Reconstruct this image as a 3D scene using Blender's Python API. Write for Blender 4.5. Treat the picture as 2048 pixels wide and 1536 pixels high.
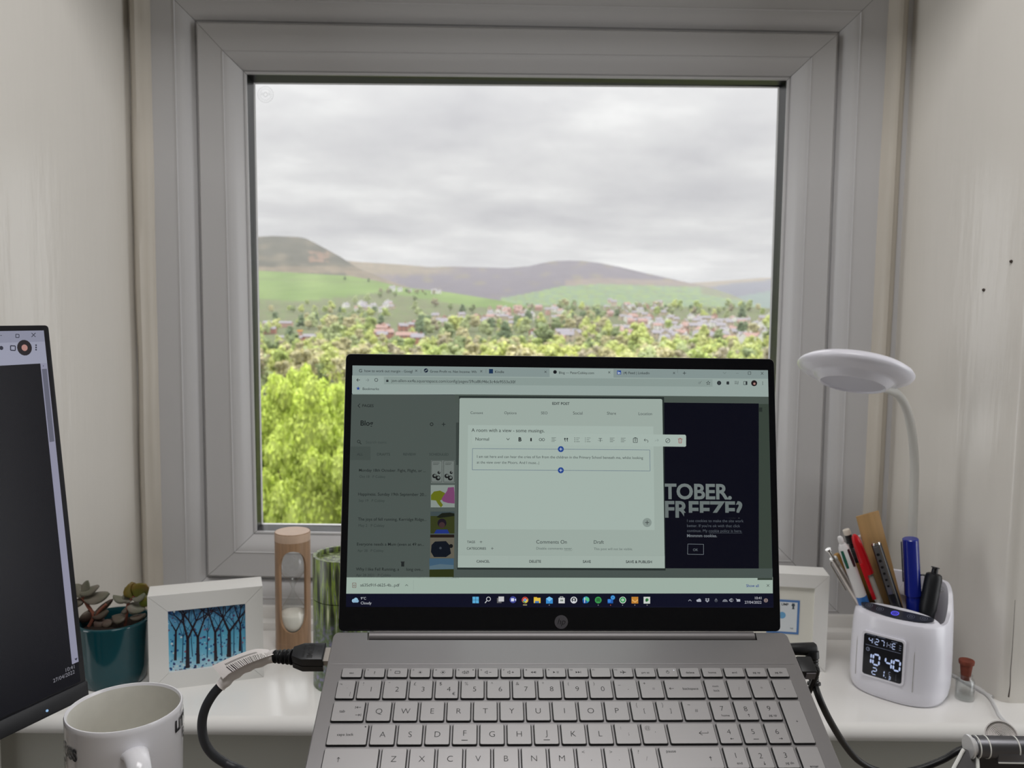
import bpy, bmesh, math, random
from mathutils import Vector, Matrix, noise
PI=math.pi
for o in list(bpy.data.objects): bpy.data.objects.remove(o)
S=bpy.context.scene; C=S.collection
# ---------------------------------------------------------------- camera
H=1.17                                   # eye height above the room floor
F=1649.2; PITCH=.0857665; ROLL=-.01394; YAW=.0062025
def _basis():
    cy,sy=math.cos(YAW),math.sin(YAW); Rz=Matrix(((cy,-sy,0),(sy,cy,0),(0,0,1)))
    cp,sp=math.cos(PITCH),math.sin(PITCH)
    fw=Vector((0,cp,-sp)); dn=Vector((0,-sp,-cp)); rt=Vector((1,0,0))
    c,s=math.cos(ROLL),math.sin(ROLL)
    return Rz@(c*rt+s*dn), Rz@(-s*rt+c*dn), Rz@fw
RT,DN,FW=_basis(); CAM=Vector((0,0,H))
def ray(x,y):
    d=RT*((x-1024)/F)+DN*((y-768)/F)+FW
    return d/d.y
def at(x,y,Y): return CAM+ray(x,y)*Y
def on_z(x,y,z):
    d=ray(x,y); return CAM+d*((z-H)/d.z)
def on_plane(x,y,O,a,b):
    n=a.cross(b); d=ray(x,y); t=(O-CAM).dot(n)/d.dot(n); p=CAM+d*t-O
    return p.dot(a),p.dot(b)
cam=bpy.data.cameras.new('camera'); co=bpy.data.objects.new('camera',cam); C.objects.link(co)
cam.sensor_width=36; cam.lens=F*36/2048; cam.clip_start=.01; cam.clip_end=20000
co.matrix_world=Matrix(((RT.x,-DN.x,-FW.x,CAM.x),(RT.y,-DN.y,-FW.y,CAM.y),(RT.z,-DN.z,-FW.z,CAM.z),(0,0,0,1)))
cam.dof.use_dof=True; cam.dof.focus_distance=.64; cam.dof.aperture_fstop=13
S.camera=co
# ---------------------------------------------------------------- sky, lights, exposure
W=bpy.data.worlds.new('overcast_sky'); S.world=W; W.use_nodes=True
nt=W.node_tree; N=nt.nodes; L=nt.links; N.clear()
def nd(t,**k):
    n=N.new(t)
    for a,b in k.items(): setattr(n,a,b)
    return n
def math_(op,a,b=None,c=None):
    n=nd('ShaderNodeMath',operation=op)
    for i,v in enumerate((a,b,c)):
        if v is None: continue
        if isinstance(v,(int,float)): n.inputs[i].default_value=v
        else: L.new(v,n.inputs[i])
    return n.outputs[0]
tc=nd('ShaderNodeTexCoord'); sep=nd('ShaderNodeSeparateXYZ'); L.new(tc.outputs['Generated'],sep.inputs[0])
zz=math_('MAXIMUM',sep.outputs[2],0.0)
den=math_('ADD',zz,.13)
cx=math_('DIVIDE',sep.outputs[0],den); cyy=math_('DIVIDE',sep.outputs[1],den)
cb=nd('ShaderNodeCombineXYZ'); L.new(cx,cb.inputs[0]); L.new(cyy,cb.inputs[1])
n1=nd('ShaderNodeTexNoise'); n1.inputs['Scale'].default_value=1.05; n1.inputs['Detail'].default_value=6; n1.inputs['Roughness'].default_value=.55
L.new(cb.outputs[0],n1.inputs['Vector'])
mpn=nd('ShaderNodeMapping'); mpn.inputs['Location'].default_value=(3.1,7.7,0); mpn.inputs['Scale'].default_value=(.5,.5,1); L.new(cb.outputs[0],mpn.inputs[0])
n2=nd('ShaderNodeTexNoise'); n2.inputs['Scale'].default_value=.9; n2.inputs['Detail'].default_value=3; L.new(mpn.outputs[0],n2.inputs['Vector'])
cl=math_('ADD',math_('MULTIPLY',n1.outputs[0],.62),math_('MULTIPLY',n2.outputs[0],.38))
rp=nd('ShaderNodeValToRGB'); L.new(cl,rp.inputs[0])
rp.color_ramp.elements[0].position=.38; rp.color_ramp.elements[0].color=(.54,.535,.56,1)
rp.color_ramp.elements[1].position=.62; rp.color_ramp.elements[1].color=(.90,.895,.89,1)
e=rp.color_ramp.elements.new(.5); e.color=(.68,.675,.685,1)
gain=math_('ADD',.97,math_('MULTIPLY',math_('POWER',zz,2.3),6.4))   # overcast sky: brighter towards the zenith
vm=nd('ShaderNodeVectorMath',operation='SCALE'); L.new(rp.outputs[0],vm.inputs[0]); L.new(gain,vm.inputs['Scale'])
bg=nd('ShaderNodeBackground'); L.new(vm.outputs[0],bg.inputs[0]); bg.inputs[1].default_value=1.05
ow=nd('ShaderNodeOutputWorld'); L.new(bg.outputs[0],ow.inputs[0])
def area(name,loc,rot,sx,sy,power,col):
    l=bpy.data.lights.new(name,'AREA'); l.shape='RECTANGLE'; l.size=sx; l.size_y=sy; l.energy=power; l.color=col
    o=bpy.data.objects.new(name,l); o.location=loc; o.rotation_euler=rot; C.objects.link(o); return o
area('overhead_fill_light',(.05,.29,2.26),(0,0,0),.7,.5,10.5,(1,.985,.975))  # added overhead fill for sill, desk and keys; no actual fitting
area('side_fill_light_left',(-1.78,.52,1.08),(math.radians(90),0,math.radians(-90)),1.1,1.3,14,(.96,.98,1))  # added fill to brighten the reveals; this wall has no window
area('side_fill_light_right',(1.78,.52,1.08),(math.radians(90),0,math.radians(90)),1.1,1.3,14,(.96,.98,1))  # matching added fill from the opposite, windowless wall
S.view_settings.view_transform='Standard'; S.view_settings.look='None'; S.view_settings.exposure=0.0; S.view_settings.gamma=1
S.view_settings.use_curve_mapping=False
# ---------------------------------------------------------------- materials
def lin(c):
    return tuple((v/255/12.92 if v/255<=.04045 else ((v/255+.055)/1.055)**2.4) for v in c)
MATS={}
def mat(name,col,rough=.5,metal=0,spec=.5,emit=None,es=1,bump=None,trans=0,ior=1.45,alpha=1,coat=0,mott=None):
    """procedural principled material; bump=(scale,strength,stretchXYZ); mott=(scale,amount,stretch) colour mottling"""
    if name in MATS: return MATS[name]
    m=bpy.data.materials.new(name); m.use_nodes=True; t=m.node_tree; b=t.nodes['Principled BSDF']
    c=lin(col)+(1,)
    b.inputs['Base Color'].default_value=c; b.inputs['Roughness'].default_value=rough; b.inputs['Metallic'].default_value=metal
    b.inputs['Specular IOR Level'].default_value=spec; b.inputs['IOR'].default_value=ior
    b.inputs['Transmission Weight'].default_value=trans; b.inputs['Coat Weight'].default_value=coat; b.inputs['Alpha'].default_value=alpha
    if emit: b.inputs['Emission Color'].default_value=lin(emit)+(1,); b.inputs['Emission Strength'].default_value=es
    def nz(scale,stretch,detail=4):
        g=t.nodes.new('ShaderNodeTexCoord'); mp=t.nodes.new('ShaderNodeMapping'); mp.inputs['Scale'].default_value=stretch
        t.links.new(g.outputs['Object'],mp.inputs[0]); n=t.nodes.new('ShaderNodeTexNoise'); n.inputs['Scale'].default_value=scale; n.inputs['Detail'].default_value=detail
        t.links.new(mp.outputs[0],n.inputs['Vector']); return n
    if mott:
        n=nz(mott[0],mott[2]); r=t.nodes.new('ShaderNodeValToRGB'); t.links.new(n.outputs[0],r.inputs[0])
        k=mott[1]; r.color_ramp.elements[0].position=.3; r.color_ramp.elements[1].position=.7
        alt=mott[3] if len(mott)>3 else None
        r.color_ramp.elements[0].color=tuple(v*(1-k) for v in c[:3])+(1,)
        r.color_ramp.elements[1].color=(lin(alt)+(1,)) if alt else tuple(min(1,v*(1+k)) for v in c[:3])+(1,)
        t.links.new(r.outputs[0],b.inputs['Base Color'])
    if bump:
        n=nz(bump[0],bump[2],5); bb=t.nodes.new('ShaderNodeBump'); bb.inputs['Strength'].default_value=bump[1]; bb.inputs['Distance'].default_value=bump[3] if len(bump)>3 else .001
        t.links.new(n.outputs[0],bb.inputs['Height']); t.links.new(bb.outputs[0],b.inputs['Normal'])
    MATS[name]=m; return m
def screen_mat(rgb):                      # a lit screen pixel colour
    n='lit_screen_%d_%d_%d'%rgb
    return mat(n,(3,3,4),rough=.22,spec=.25,emit=rgb,es=.93)
# ---------------------------------------------------------------- mesh builder
class MB:
    def __init__(s): s.v=[]; s.f=[]; s.mi=[]; s.mats=[]; s.cols=None
    def midx(s,m):
        if m not in s.mats: s.mats.append(m)
        return s.mats.index(m)
    def add(s,vs,fs,m,M=None):
        b=len(s.v); k=s.midx(m)
        s.v+= [(M@Vector(v)) if M else Vector(v) for v in vs]
        for f in fs: s.f.append([b+i for i in f]); s.mi.append(k)
        return s
    def box(s,c,d,m,M=None,bev=0,seg=2):
        bm=bmesh.new(); bmesh.ops.create_cube(bm,size=1)
        for v in bm.verts: v.co=Vector((v.co.x*d[0]+c[0],v.co.y*d[1]+c[1],v.co.z*d[2]+c[2]))
        if bev: bmesh.ops.bevel(bm,geom=bm.edges[:],offset=bev,segments=seg,profile=.5,affect='EDGES')
        return s.bm(bm,m,M)
    def bm(s,bm,m,M=None):
        bm.verts.index_update(); vs=[v.co.copy() for v in bm.verts]; fs=[[v.index for v in f.verts] for f in bm.faces]; bm.free()
        return s.add(vs,fs,m,M)
    def poly(s,pts,m,M=None): return s.add(pts,[list(range(len(pts)))],m,M)
    def prism(s,pts,z0,z1,m,M=None,bev=0):
        bm=bmesh.new(); a=[bm.verts.new((p[0],p[1],z0)) for p in pts]; b=[bm.verts.new((p[0],p[1],z1)) for p in pts]; n=len(pts)
        bm.faces.new(a[::-1]); top=bm.faces.new(b)
        for i in range(n): bm.faces.new((a[i],a[(i+1)%n],b[(i+1)%n],b[i]))
        if bev: bmesh.ops.bevel(bm,geom=list(top.edges),offset=bev,segments=2,profile=.5,affect='EDGES')
        return s.bm(bm,m,M)
    def lathe(s,prof,n,m,M=None,a0=0,a1=2*PI):
        full=abs(a1-a0-2*PI)<1e-6; cols=n if full else n+1; vs=[]; fs=[]
        for r,z in prof:
            for i in range(cols):
                a=a0+(a1-a0)*i/n; vs.append((r*math.cos(a),r*math.sin(a),z))
        for j in range(len(prof)-1):
            for i in range(n):
                k=(i+1)%cols if full else i+1
                fs.append((j*cols+i,j*cols+k,(j+1)*cols+k,(j+1)*cols+i))
        return s.add(vs,fs,m,M)
    def tube(s,path,r,n,m,M=None,caps=True):
        P=[Vector(p) for p in path]; k=len(P); rr=r if isinstance(r,(list,tuple)) else [r]*k
        vs=[]; up=None
        for i,p in enumerate(P):
            t=(P[min(i+1,k-1)]-P[max(i-1,0)]).normalized()
            if up is None:
                up=Vector((0,0,1)) if abs(t.z)<.9 else Vector((1,0,0))
            u=(up-t*up.dot(t)).normalized(); up=u; w=t.cross(u)
            for j in range(n):
                a=2*PI*j/n; vs.append(p+(u*math.cos(a)+w*math.sin(a))*rr[i])
        fs=[(i*n+j,i*n+(j+1)%n,(i+1)*n+(j+1)%n,(i+1)*n+j) for i in range(k-1) for j in range(n)]
        if caps: fs+=[tuple(range(n))[::-1],tuple((k-1)*n+j for j in range(n))]
        return s.add(vs,fs,m,M)
    def sphere(s,c,r,m,M=None,sub=2,sc=(1,1,1)):
        bm=bmesh.new(); bmesh.ops.create_icosphere(bm,subdivisions=sub,radius=1)
        for v in bm.verts: v.co=Vector((c[0]+v.co.x*r*sc[0],c[1]+v.co.y*r*sc[1],c[2]+v.co.z*r*sc[2]))
        return s.bm(bm,m,M)
    def build(s,name,parent=None,smooth=35,loc=None,local=None):
        me=bpy.data.meshes.new(name); me.from_pydata(s.v,[],s.f)
        for m in s.mats: me.materials.append(m)
        me.polygons.foreach_set('material_index',s.mi)
        if smooth:
            me.polygons.foreach_set('use_smooth',[True]*len(s.f)); me.set_sharp_from_angle(angle=math.radians(smooth))
        me.update()
        o=bpy.data.objects.new(name,me); C.objects.link(o)
        if parent: o.parent=parent
        if local is not None: o.matrix_local=local
        return o
def smoothpath(pts,n=6):
    P=[Vector(p) for p in pts]; out=[]
    for i in range(len(P)-1):
        a=P[max(i-1,0)]; b=P[i]; c=P[i+1]; d=P[min(i+2,len(P)-1)]
        for k in range(n):
            t=k/n; out.append(.5*((2*b)+(c-a)*t+(2*a-5*b+4*c-d)*t*t+(3*b-a-3*c+d)*t**3))
    out.append(P[-1]); return out
def tag(o,label=None,cat=None,group=None,kind=None):
    if label: o['label']=label
    if cat: o['category']=cat
    if group: o['group']=group
    if kind: o['kind']=kind
    return o
def thing(name,label,cat,M,group=None):
    o=bpy.data.objects.new(name,None); o.empty_display_size=.02; C.objects.link(o)
    o.matrix_world=M if isinstance(M,Matrix) else Matrix.Translation(M)
    return tag(o,label,cat,group)
def frame(O,x,y,z=None):
    x=x.normalized(); z=z or x.cross(y).normalized(); y=z.cross(x)
    return Matrix(((x.x,y.x,z.x,O.x),(x.y,y.y,z.y,O.y),(x.z,y.z,z.z,O.z),(0,0,0,1)))
def rotz(a): return Matrix.Rotation(a,4,'Z')
def T(v): return Matrix.Translation(v)
# text: returns polygons (2D) of Blender's own font, cap height 1
_tc={}
def glyphs(txt,off=0.0):
    k=(txt,off)
    if k in _tc: return _tc[k]
    cu=bpy.data.curves.new('t','FONT'); cu.body=txt; cu.size=1; cu.resolution_u=4; cu.offset=off
    ob=bpy.data.objects.new('t',cu); me=bpy.data.meshes.new_from_object(ob)
    vs=[(v.co.x/.729,v.co.y/.729) for v in me.vertices]; fs=[list(p.vertices) for p in me.polygons]
    bpy.data.objects.remove(ob); bpy.data.meshes.remove(me); bpy.data.curves.remove(cu)
    _tc[k]=(vs,fs); return _tc[k]
def put_text(mb,txt,m,x0,y0,cap=None,width=None,align='l',z=0,off=0.0,fn=None,sy=None,shear=0):
    vs,fs=glyphs(txt,off)
    if not vs: return
    xa=min(v[0] for v in vs); xb=max(v[0] for v in vs); w=xb-xa
    sx=cap if width is None else width/w
    sY=sy or (cap if cap else sx)
    if width is None and cap is None: sx=sY=1
    o={'l':0,'c':-.5,'r':-1}[align]*w*sx
    fn=fn or (lambda a,b:(a,b,z))
    mb.add([fn(x0+o+(v[0]-xa)*sx+shear*v[1]*sY,y0+v[1]*sY) for v in vs],fs,m)
# ---------------------------------------------------------------- room shell
paint=mat('old_gloss_paint',(226,222,215),rough=.2,spec=.5,bump=(9,.16,(7,7,.8),.004),mott=(5,.02,(1,1,.3)))
wallm=mat('painted_wall',(176,173,166),rough=.6)
upvc=mat('white_upvc',(198,197,198),rough=.3,spec=.5)
sillm=mat('gloss_sill_paint',(238,236,233),rough=.13,spec=.6,bump=(30,.05,(1,4,1),.001))
gapm=mat('dark_gap',(34,33,34),rough=.8)
YF=1.15; SZ=H-.452
def box_obj(name,a,b,m,parent=None,bev=0,kind='structure',smooth=30):
    mb=MB(); mb.box([(p+q)/2 for p,q in zip(a,b)],[abs(q-p) for p,q in zip(a,b)],m,bev=bev)
    o=mb.build(name,parent,smooth)
    if kind and not parent: o['kind']=kind
    return o
RX0,RX1=-.533,.537; YW=.885; CZ=2.3; HZ=H+.52
box_obj('floor',(-1.9,-2.2,-.1),(1.9,.95,0),mat('floor_carpet',(120,112,104),rough=.95,bump=(400,.5,(1,1,1),.003)))
box_obj('ceiling',(-1.9,-2.2,CZ),(1.9,YF+.2,CZ+.1),wallm)
box_obj('wall_left',(-1.9,-2.2,0),(-1.8,YW,CZ),wallm)
box_obj('wall_right',(1.8,-2.2,0),(1.9,YW,CZ),wallm)
box_obj('wall_back',(-1.9,-2.3,0),(1.9,-2.2,CZ),wallm)
# front wall: two piers whose inner faces are the window reveals, apron under the sill, lintel above
def pier(name,pts,mb_bev=.006):
    bm=bmesh.new(); lo=[bm.verts.new((x,y,0)) for x,y in pts]; hi=[bm.verts.new((x,y,CZ)) for x,y in pts]; n=len(pts)
    bm.faces.new(lo[::-1]); bm.faces.new(hi)
    for i in range(n): bm.faces.new((lo[i],lo[(i+1)%n],hi[(i+1)%n],hi[i]))
    ed=[e for e in bm.edges if abs(e.verts[0].co.z-e.verts[1].co.z)>1 and abs(e.verts[0].co.x)<1 and e.verts[0].co.y<1.0]
    bmesh.ops.bevel(bm,geom=ed,offset=mb_bev,segments=4,profile=.5,affect='EDGES'); bmesh.ops.recalc_face_normals(bm,faces=bm.faces[:])
    mb=MB(); mb.bm(bm,paint); o=mb.build(name); o['kind']='structure'; return o
LB=Vector((RX0,1.15,0)); LF=Vector((-.60,.895,0)); RB=Vector((RX1-.012,1.15,0)); RF=Vector((.580,.945,0))
pier('wall_front_left',[(RX0,1.35),(RX0,1.15),(LF.x,LF.y),(-1.9,LF.y),(-1.9,1.35)])
wr=pier('wall_front_right',[(RB.x,1.35),(RB.x,1.15),(RF.x,RF.y),(1.9,RF.y),(1.9,1.35)],.010)
box_obj('wall_front_apron',(-1.8,.915,0),(1.8,1.3,SZ-.022),mat('apron_paint',(186,185,176),rough=.55))
box_obj('wall_front_lintel',(LF.x-.02,.93,HZ),(RF.x+.02,1.35,CZ),paint)
def on_right_reveal(x,y,lift=.0005):
    d=ray(x,y); e=(RF-RB); n=Vector((-e.y,e.x,0)).normalized()
    if n.x>0: n=-n
    t=(RB-CAM).dot(n)/d.dot(n); return CAM+d*t+n*lift
# old nail holes, chips and a paint crack in the right reveal
hm=mat('old_hole',(70,60,55),rough=.9)
mb=MB()
for (x,y) in ((1968,580),(2023,523)):
    mb.sphere(on_right_reveal(x,y),.0022,hm,sub=1)
mb.build('nail_hole',wr)
mb=MB(); pts=[]
for (x,y) in ((2038,1200),(2033,1290),(2029,1340),(2028,1372),(2025,1394)):
    pts.append(on_right_reveal(x-7,y))
mb.tube(pts,[.0002,.0003,.0004,.0005,.0009],5,hm); mb.build('paint_crack',wr)
# corner beadings between reveal and window
def bead(name,px0,px1,left):
    xa=at(px0,700,1.13).x; xb=at(px1,700,1.13).x
    mb=MB(); n=10; prof=[]
    for i in range(n+1):
        t=i/n; x=xa+(xb-xa)*t; y=YF+.004-.016*math.sin(PI*min(1,t*1.02))**.6-(.004 if .25<t<.6 else 0)
        prof.append((x,y))
    vs=[];fs=[]; m=24
    for j in range(m+1):
        z=SZ-.01+(HZ-SZ+.01)*j/m
        for i,(x,y) in enumerate(prof):
            w=.0012*noise.noise(Vector((x*30,z*7,3)))
            vs.append((x+w,y+w,z))
    for j in range(m):
        for i in range(n): fs.append((j*(n+1)+i,j*(n+1)+i+1,(j+1)*(n+1)+i+1,(j+1)*(n+1)+i))
    mb.add(vs,fs,mat('beading_paint',(196,189,178),rough=.4,spec=.4,bump=(12,.25,(3,3,1),.003),mott=(14,.12,(1,1,.25)))); o=mb.build(name,smooth=60); o['kind']='structure'
bead('trim_1',258,306,True); bead('trim_2',1752,1797,False)
# window -------------------------------------------------------------
win=thing('window_1','white plastic casement window with mitred frame and double glazing',None,Vector((0,YF,SZ))); win['kind']='structure'
def P2(x,y,Y): p=at(x,y,Y); return (p.x,p.z)
def rect(cs,Y): return [P2(x,y,Y) for x,y in cs]   # TL TR BR BL
A=rect([(388,40),(1680,64),(1637,1184),(411.5,1155)],YF)
G=rect([(490,146),(1577,158),(1543,1081),(511,1064)],1.168)
sg=[(-1,1),(1,1),(1,-1),(-1,-1)]
def grow(R,o): return [(x+o*s[0],z+o*s[1]) for (x,z),s in zip(R,sg)]
def members(prof,name,m,gap=.0003):
    n=len(prof)
    for k in range(4):
        vs=[];fs=[];k2=(k+1)%4
        for R,Y in prof:
            a=Vector((R[k][0],Y-YF,R[k][1]-SZ)); b=Vector((R[k2][0],Y-YF,R[k2][1]-SZ)); d=(b-a).normalized()*gap
            vs+=[a+d,b-d]
        for i in range(n-1): fs.append((2*i,2*i+1,2*i+3,2*i+2))
        mb=MB(); mb.add(vs,fs,m); mb.build(name,win,smooth=25)
def core(R0,R1,y0,m,name):
    mb=MB(); 
    vs=[(x,y0-YF,z-SZ) for x,z in R0]+[(x,y0-YF,z-SZ) for x,z in R1]
    mb.add(vs,[(k,(k+1)%4,4+(k+1)%4,4+k) for k in range(4)],m); return mb.build(name,win,smooth=0)
# fixed outer frame: flat face, raised lip, ovolo, step
OF=[(grow(A,.13),YF),(grow(A,.0285),YF),(grow(A,.0280),YF-.0010),(grow(A,.0270),YF-.0010),(grow(A,.0262),YF+.0005)]
for i in range(1,7):
    t=i/6; OF.append((grow(A,.0262-.0212*t),YF+.0005+.013*(1-math.cos(t*PI/2))))
OF+=[(grow(A,.0044),YF+.0165),(grow(A,.0034),YF+.0165),(grow(A,.0030),YF+.0150),(grow(A,.0012),YF+.0152),(grow(A,.0010),YF+.045)]
members(OF,'frame_member',upvc)
# opening sash
SA=grow(A,-.0014); B=grow(G,.0262)
SP=[(grow(SA,0),YF+.040),(grow(SA,0),YF+.0065),(grow(SA,-.0010),YF+.0055),(grow(B,.0012),YF+.0055),(grow(B,.0008),YF+.0047),(grow(B,0),YF+.0047),(grow(B,-.0006),YF+.0062)]
for i in range(1,8):
    t=i/7; SP.append((grow(B,-.0006-.0205*t),YF+.0062+.0145*(1-math.cos(t*PI/2))))
SP+=[(grow(G,.0046),YF+.0225),(grow(G,.0038),YF+.0235),(grow(G,.0030),YF+.0222),(grow(G,.0006),YF+.0228),(grow(G,0),YF+.026)]
members(SP,'sash_member',upvc)
core(grow(A,.14),grow(A,-.06),YF+.048,gapm,'frame_backing')  # dark backing rings added to block sky light at the mitre gaps
core(grow(G,.05),grow(G,.001),YF+.0285,gapm,'sash_backing')
# glazing: black rubber seal + spacer bar, bright outer rebate, panes
rub=mat('black_rubber',(16,17,22),rough=.35)
RI=rect([(508,166),(1558,174),(1527,1060),(524,1048)],YF+.050)
mb=MB(); lo=[(x,YF+.026-YF,z-SZ) for x,z in G]+[(x,YF+.0500-YF,z-SZ) for x,z in grow(RI,.0006)]
mb.add(lo,[(k,(k+1)%4,4+(k+1)%4,4+k) for k in range(4)],rub)
mb.build('spacer_bar',win,smooth=0)
mb=MB(); Ro=grow(RI,.0006)
lo=[(x,.0500,z-SZ) for x,z in Ro]+[(x,.0535,z-SZ) for x,z in grow(RI,-.0008)]
mb.add(lo,[(k,(k+1)%4,4+(k+1)%4,4+k) for k in range(4)],upvc)
lo=[(x,.0505,z-SZ) for x,z in grow(RI,.0012)]+[(x,.0505,z-SZ) for x,z in grow(RI,.15)]
mb.add(lo,[(k,(k+1)%4,4+(k+1)%4,4+k) for k in range(4)],upvc); mb.build('outer_rebate',win,smooth=0)
gl=bpy.data.materials.new('window_glass'); gl.use_nodes=True; t=gl.node_tree; t.nodes.clear()
go=t.nodes.new('ShaderNodeOutputMaterial'); mx=t.nodes.new('ShaderNodeMixShader'); tr=t.nodes.new('ShaderNodeBsdfTransparent'); gs=t.nodes.new('ShaderNodeBsdfGlossy'); fr=t.nodes.new('ShaderNodeFresnel')
gs.inputs['Roughness'].default_value=.02; tr.inputs[0].default_value=(.985,.99,.985,1); fr.inputs[0].default_value=1.35
t.links.new(fr.outputs[0],mx.inputs[0]); t.links.new(tr.outputs[0],mx.inputs[1]); t.links.new(gs.outputs[0],mx.inputs[2]); t.links.new(mx.outputs[0],go.inputs[0])
for yy in (.0262,.0502):
    mb=MB(); R=G if yy<.03 else grow(RI,.0007)
    mb.add([(x,yy,z-SZ) for x,z in R],[(0,1,2,3)],gl); pane=mb.build('glass_pane',win,smooth=0)
# faint round etched quality mark in the top left of the pane
et=bpy.data.materials.new('etched_glass'); et.use_nodes=True; t=et.node_tree; t.nodes.clear()
go=t.nodes.new('ShaderNodeOutputMaterial'); mx=t.nodes.new('ShaderNodeMixShader'); mx.inputs[0].default_value=.16; tr=t.nodes.new('ShaderNodeBsdfTransparent'); df=t.nodes.new('ShaderNodeBsdfDiffuse'); df.inputs[0].default_value=(.35,.36,.37,1)
t.links.new(tr.outputs[0],mx.inputs[1]); t.links.new(df.outputs[0],mx.inputs[2]); t.links.new(mx.outputs[0],go.inputs[0])
cm=at(531,189,YF+.0258); kc=(cm.x,cm.z-SZ); mb=MB(); r=.0115
def ringpoly(mb,c,r0,r1,n,m,fn):
    vs=[];fs=[]
    for i in range(n):
        a=2*PI*i/n; vs+=[fn(c[0]+r0*math.cos(a),c[1]+r0*math.sin(a)),fn(c[0]+r1*math.cos(a),c[1]+r1*math.sin(a))]
    for i in range(n): j=(i+1)%n; fs.append((2*i,2*i+1,2*j+1,2*j))
    mb.add(vs,fs,m)
wf=lambda a,b:(a,.0258,b)
ringpoly(mb,kc,r*.90,r,40,et,wf); ringpoly(mb,kc,r*.62,r*.69,32,et,wf); ringpoly(mb,kc,r*.16,r*.32,16,et,wf)
for i in range(22):
    a=2*PI*i/22; q=(kc[0]+r*.8*math.cos(a),kc[1]+r*.8*math.sin(a)); ringpoly(mb,q,0,r*.06,6,et,wf)
for s_ in (-1,1): mb.poly([wf(kc[0]+s_*r*.58,kc[1]-r*.1),wf(kc[0]+s_*r*.35,kc[1]-r*.1),wf(kc[0]+s_*r*.35,kc[1]+r*.3),wf(kc[0]+s_*r*.5,kc[1]+r*.2)],et)
mb.build('etched_mark',pane,smooth=0)
# sill board with rounded nosing, and the low moulding behind it
yl=YW-.004; yr=YW+.012; pf=[(.022,0)]
vs=[];fs=[];prof=[(1.16,0)]
nose=[(0,0)]
R_=.011
for i in range(9):
    a=PI/2+PI*i/8; nose.append((.011+R_*math.cos(a)*1.0, -R_+R_*math.sin(a)))
cols=[(-.72,yl-.001),(RX0,yl),(0,(yl+yr)/2),(RX1,yr),(.74,yr+.002)]
prof=[('b',0.0)]+[('n',p) for p in nose[1:]]+[('u',-.022)]
for (X,y0) in cols:
    for k,p in prof:
        if k=='b': vs.append((X,1.16,SZ))
        elif k=='n': vs.append((X,y0+p[0]-.011,SZ+p[1]))
        else: vs.append((X,1.0,SZ-.022))
n=len(prof)
for c_ in range(len(cols)-1):
    for j in range(n-1): fs.append((c_*n+j,(c_+1)*n+j,(c_+1)*n+j+1,c_*n+j+1))
mb=MB(); M_=T(-Vector((0,YF,SZ))); mb.add(vs,fs,sillm,M_); sill=mb.build('window_sill',win,smooth=50)
mb=MB(); mb.box((0,YF-.006,SZ+.004),(1.052,.03,.016),sillm,bev=.005); mb.box((0,YF,SZ+.015),(1.052,.012,.03),sillm,bev=.003); o=mb.build('trim_3'); o['kind']='structure'
# ---------------------------------------------------------------- landscape beyond the window (true distances in metres)
def interp(x,pts):
    if x<=pts[0][0]: return pts[0][1]
    for (a,b),(c,d) in zip(pts,pts[1:]):
        if x<=c: return b+(d-b)*(x-a)/(c-a)
    return pts[-1][1]
def attr_mat(name,rough=.9,nscale=None,namt=.15):
    m=bpy.data.materials.new(name); m.use_nodes=True; t=m.node_tree; b=t.nodes['Principled BSDF']; b.inputs['Roughness'].default_value=rough; b.inputs['Specular IOR Level'].default_value=.1
    a=t.nodes.new('ShaderNodeAttribute'); a.attribute_name='Col'
    if nscale:
        g=t.nodes.new('ShaderNodeTexCoord'); n=t.nodes.new('ShaderNodeTexNoise'); n.inputs['Scale'].default_value=nscale; n.inputs['Detail'].default_value=5; t.links.new(g.outputs['Object'],n.inputs['Vector'])
        mr=t.nodes.new('ShaderNodeMapRange'); mr.inputs[1].default_value=.3; mr.inputs[2].default_value=.7; mr.inputs[3].default_value=1-namt; mr.inputs[4].default_value=1+namt; t.links.new(n.outputs[0],mr.inputs[0])
        v=t.nodes.new('ShaderNodeVectorMath'); v.operation='SCALE'; t.links.new(a.outputs['Color'],v.inputs[0]); t.links.new(mr.outputs[0],v.inputs['Scale']); t.links.new(v.outputs[0],b.inputs['Base Color'])
    else: t.links.new(a.outputs['Color'],b.inputs['Base Color'])
    return m
DT=[(470,3400),(545,2700),(560,2500),(580,2250),(600,2000),(620,1720),(650,1300),(670,1020),(690,760),(700,620),(720,450),(760,300),(800,210),(900,110),(1050,60),(1200,40),(1700,18)]
def gdist(y): return interp(y,DT)
TOP=[(-700,545),(510,541),(600,546),(700,552),(760,563),(800,574),(900,585),(1000,601),(1050,611),(1500,614),(1545,617),(2700,617)]
def ground_at(x,y): return at(x,y,gdist(y))
def smooth01(v): v=max(0,min(1,v)); return v*v*(3-2*v)
def mixc(a,b,t): return tuple(p+(q-p)*t for p,q in zip(a,b))
def nz(x,y,s,seed=0): return .5+.5*noise.noise(Vector((x/s,y/s*2.2,seed)))+.0
GR=lin((154,180,104)); GR2=lin((136,164,90)); WOOD=lin((140,144,108)); HEA=lin((132,124,133)); BR=lin((150,140,118)); TAN=lin((178,158,132)); DK=lin((112,110,96)); BLU=lin((120,124,140)); GRH=lin((140,165,128))
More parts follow.
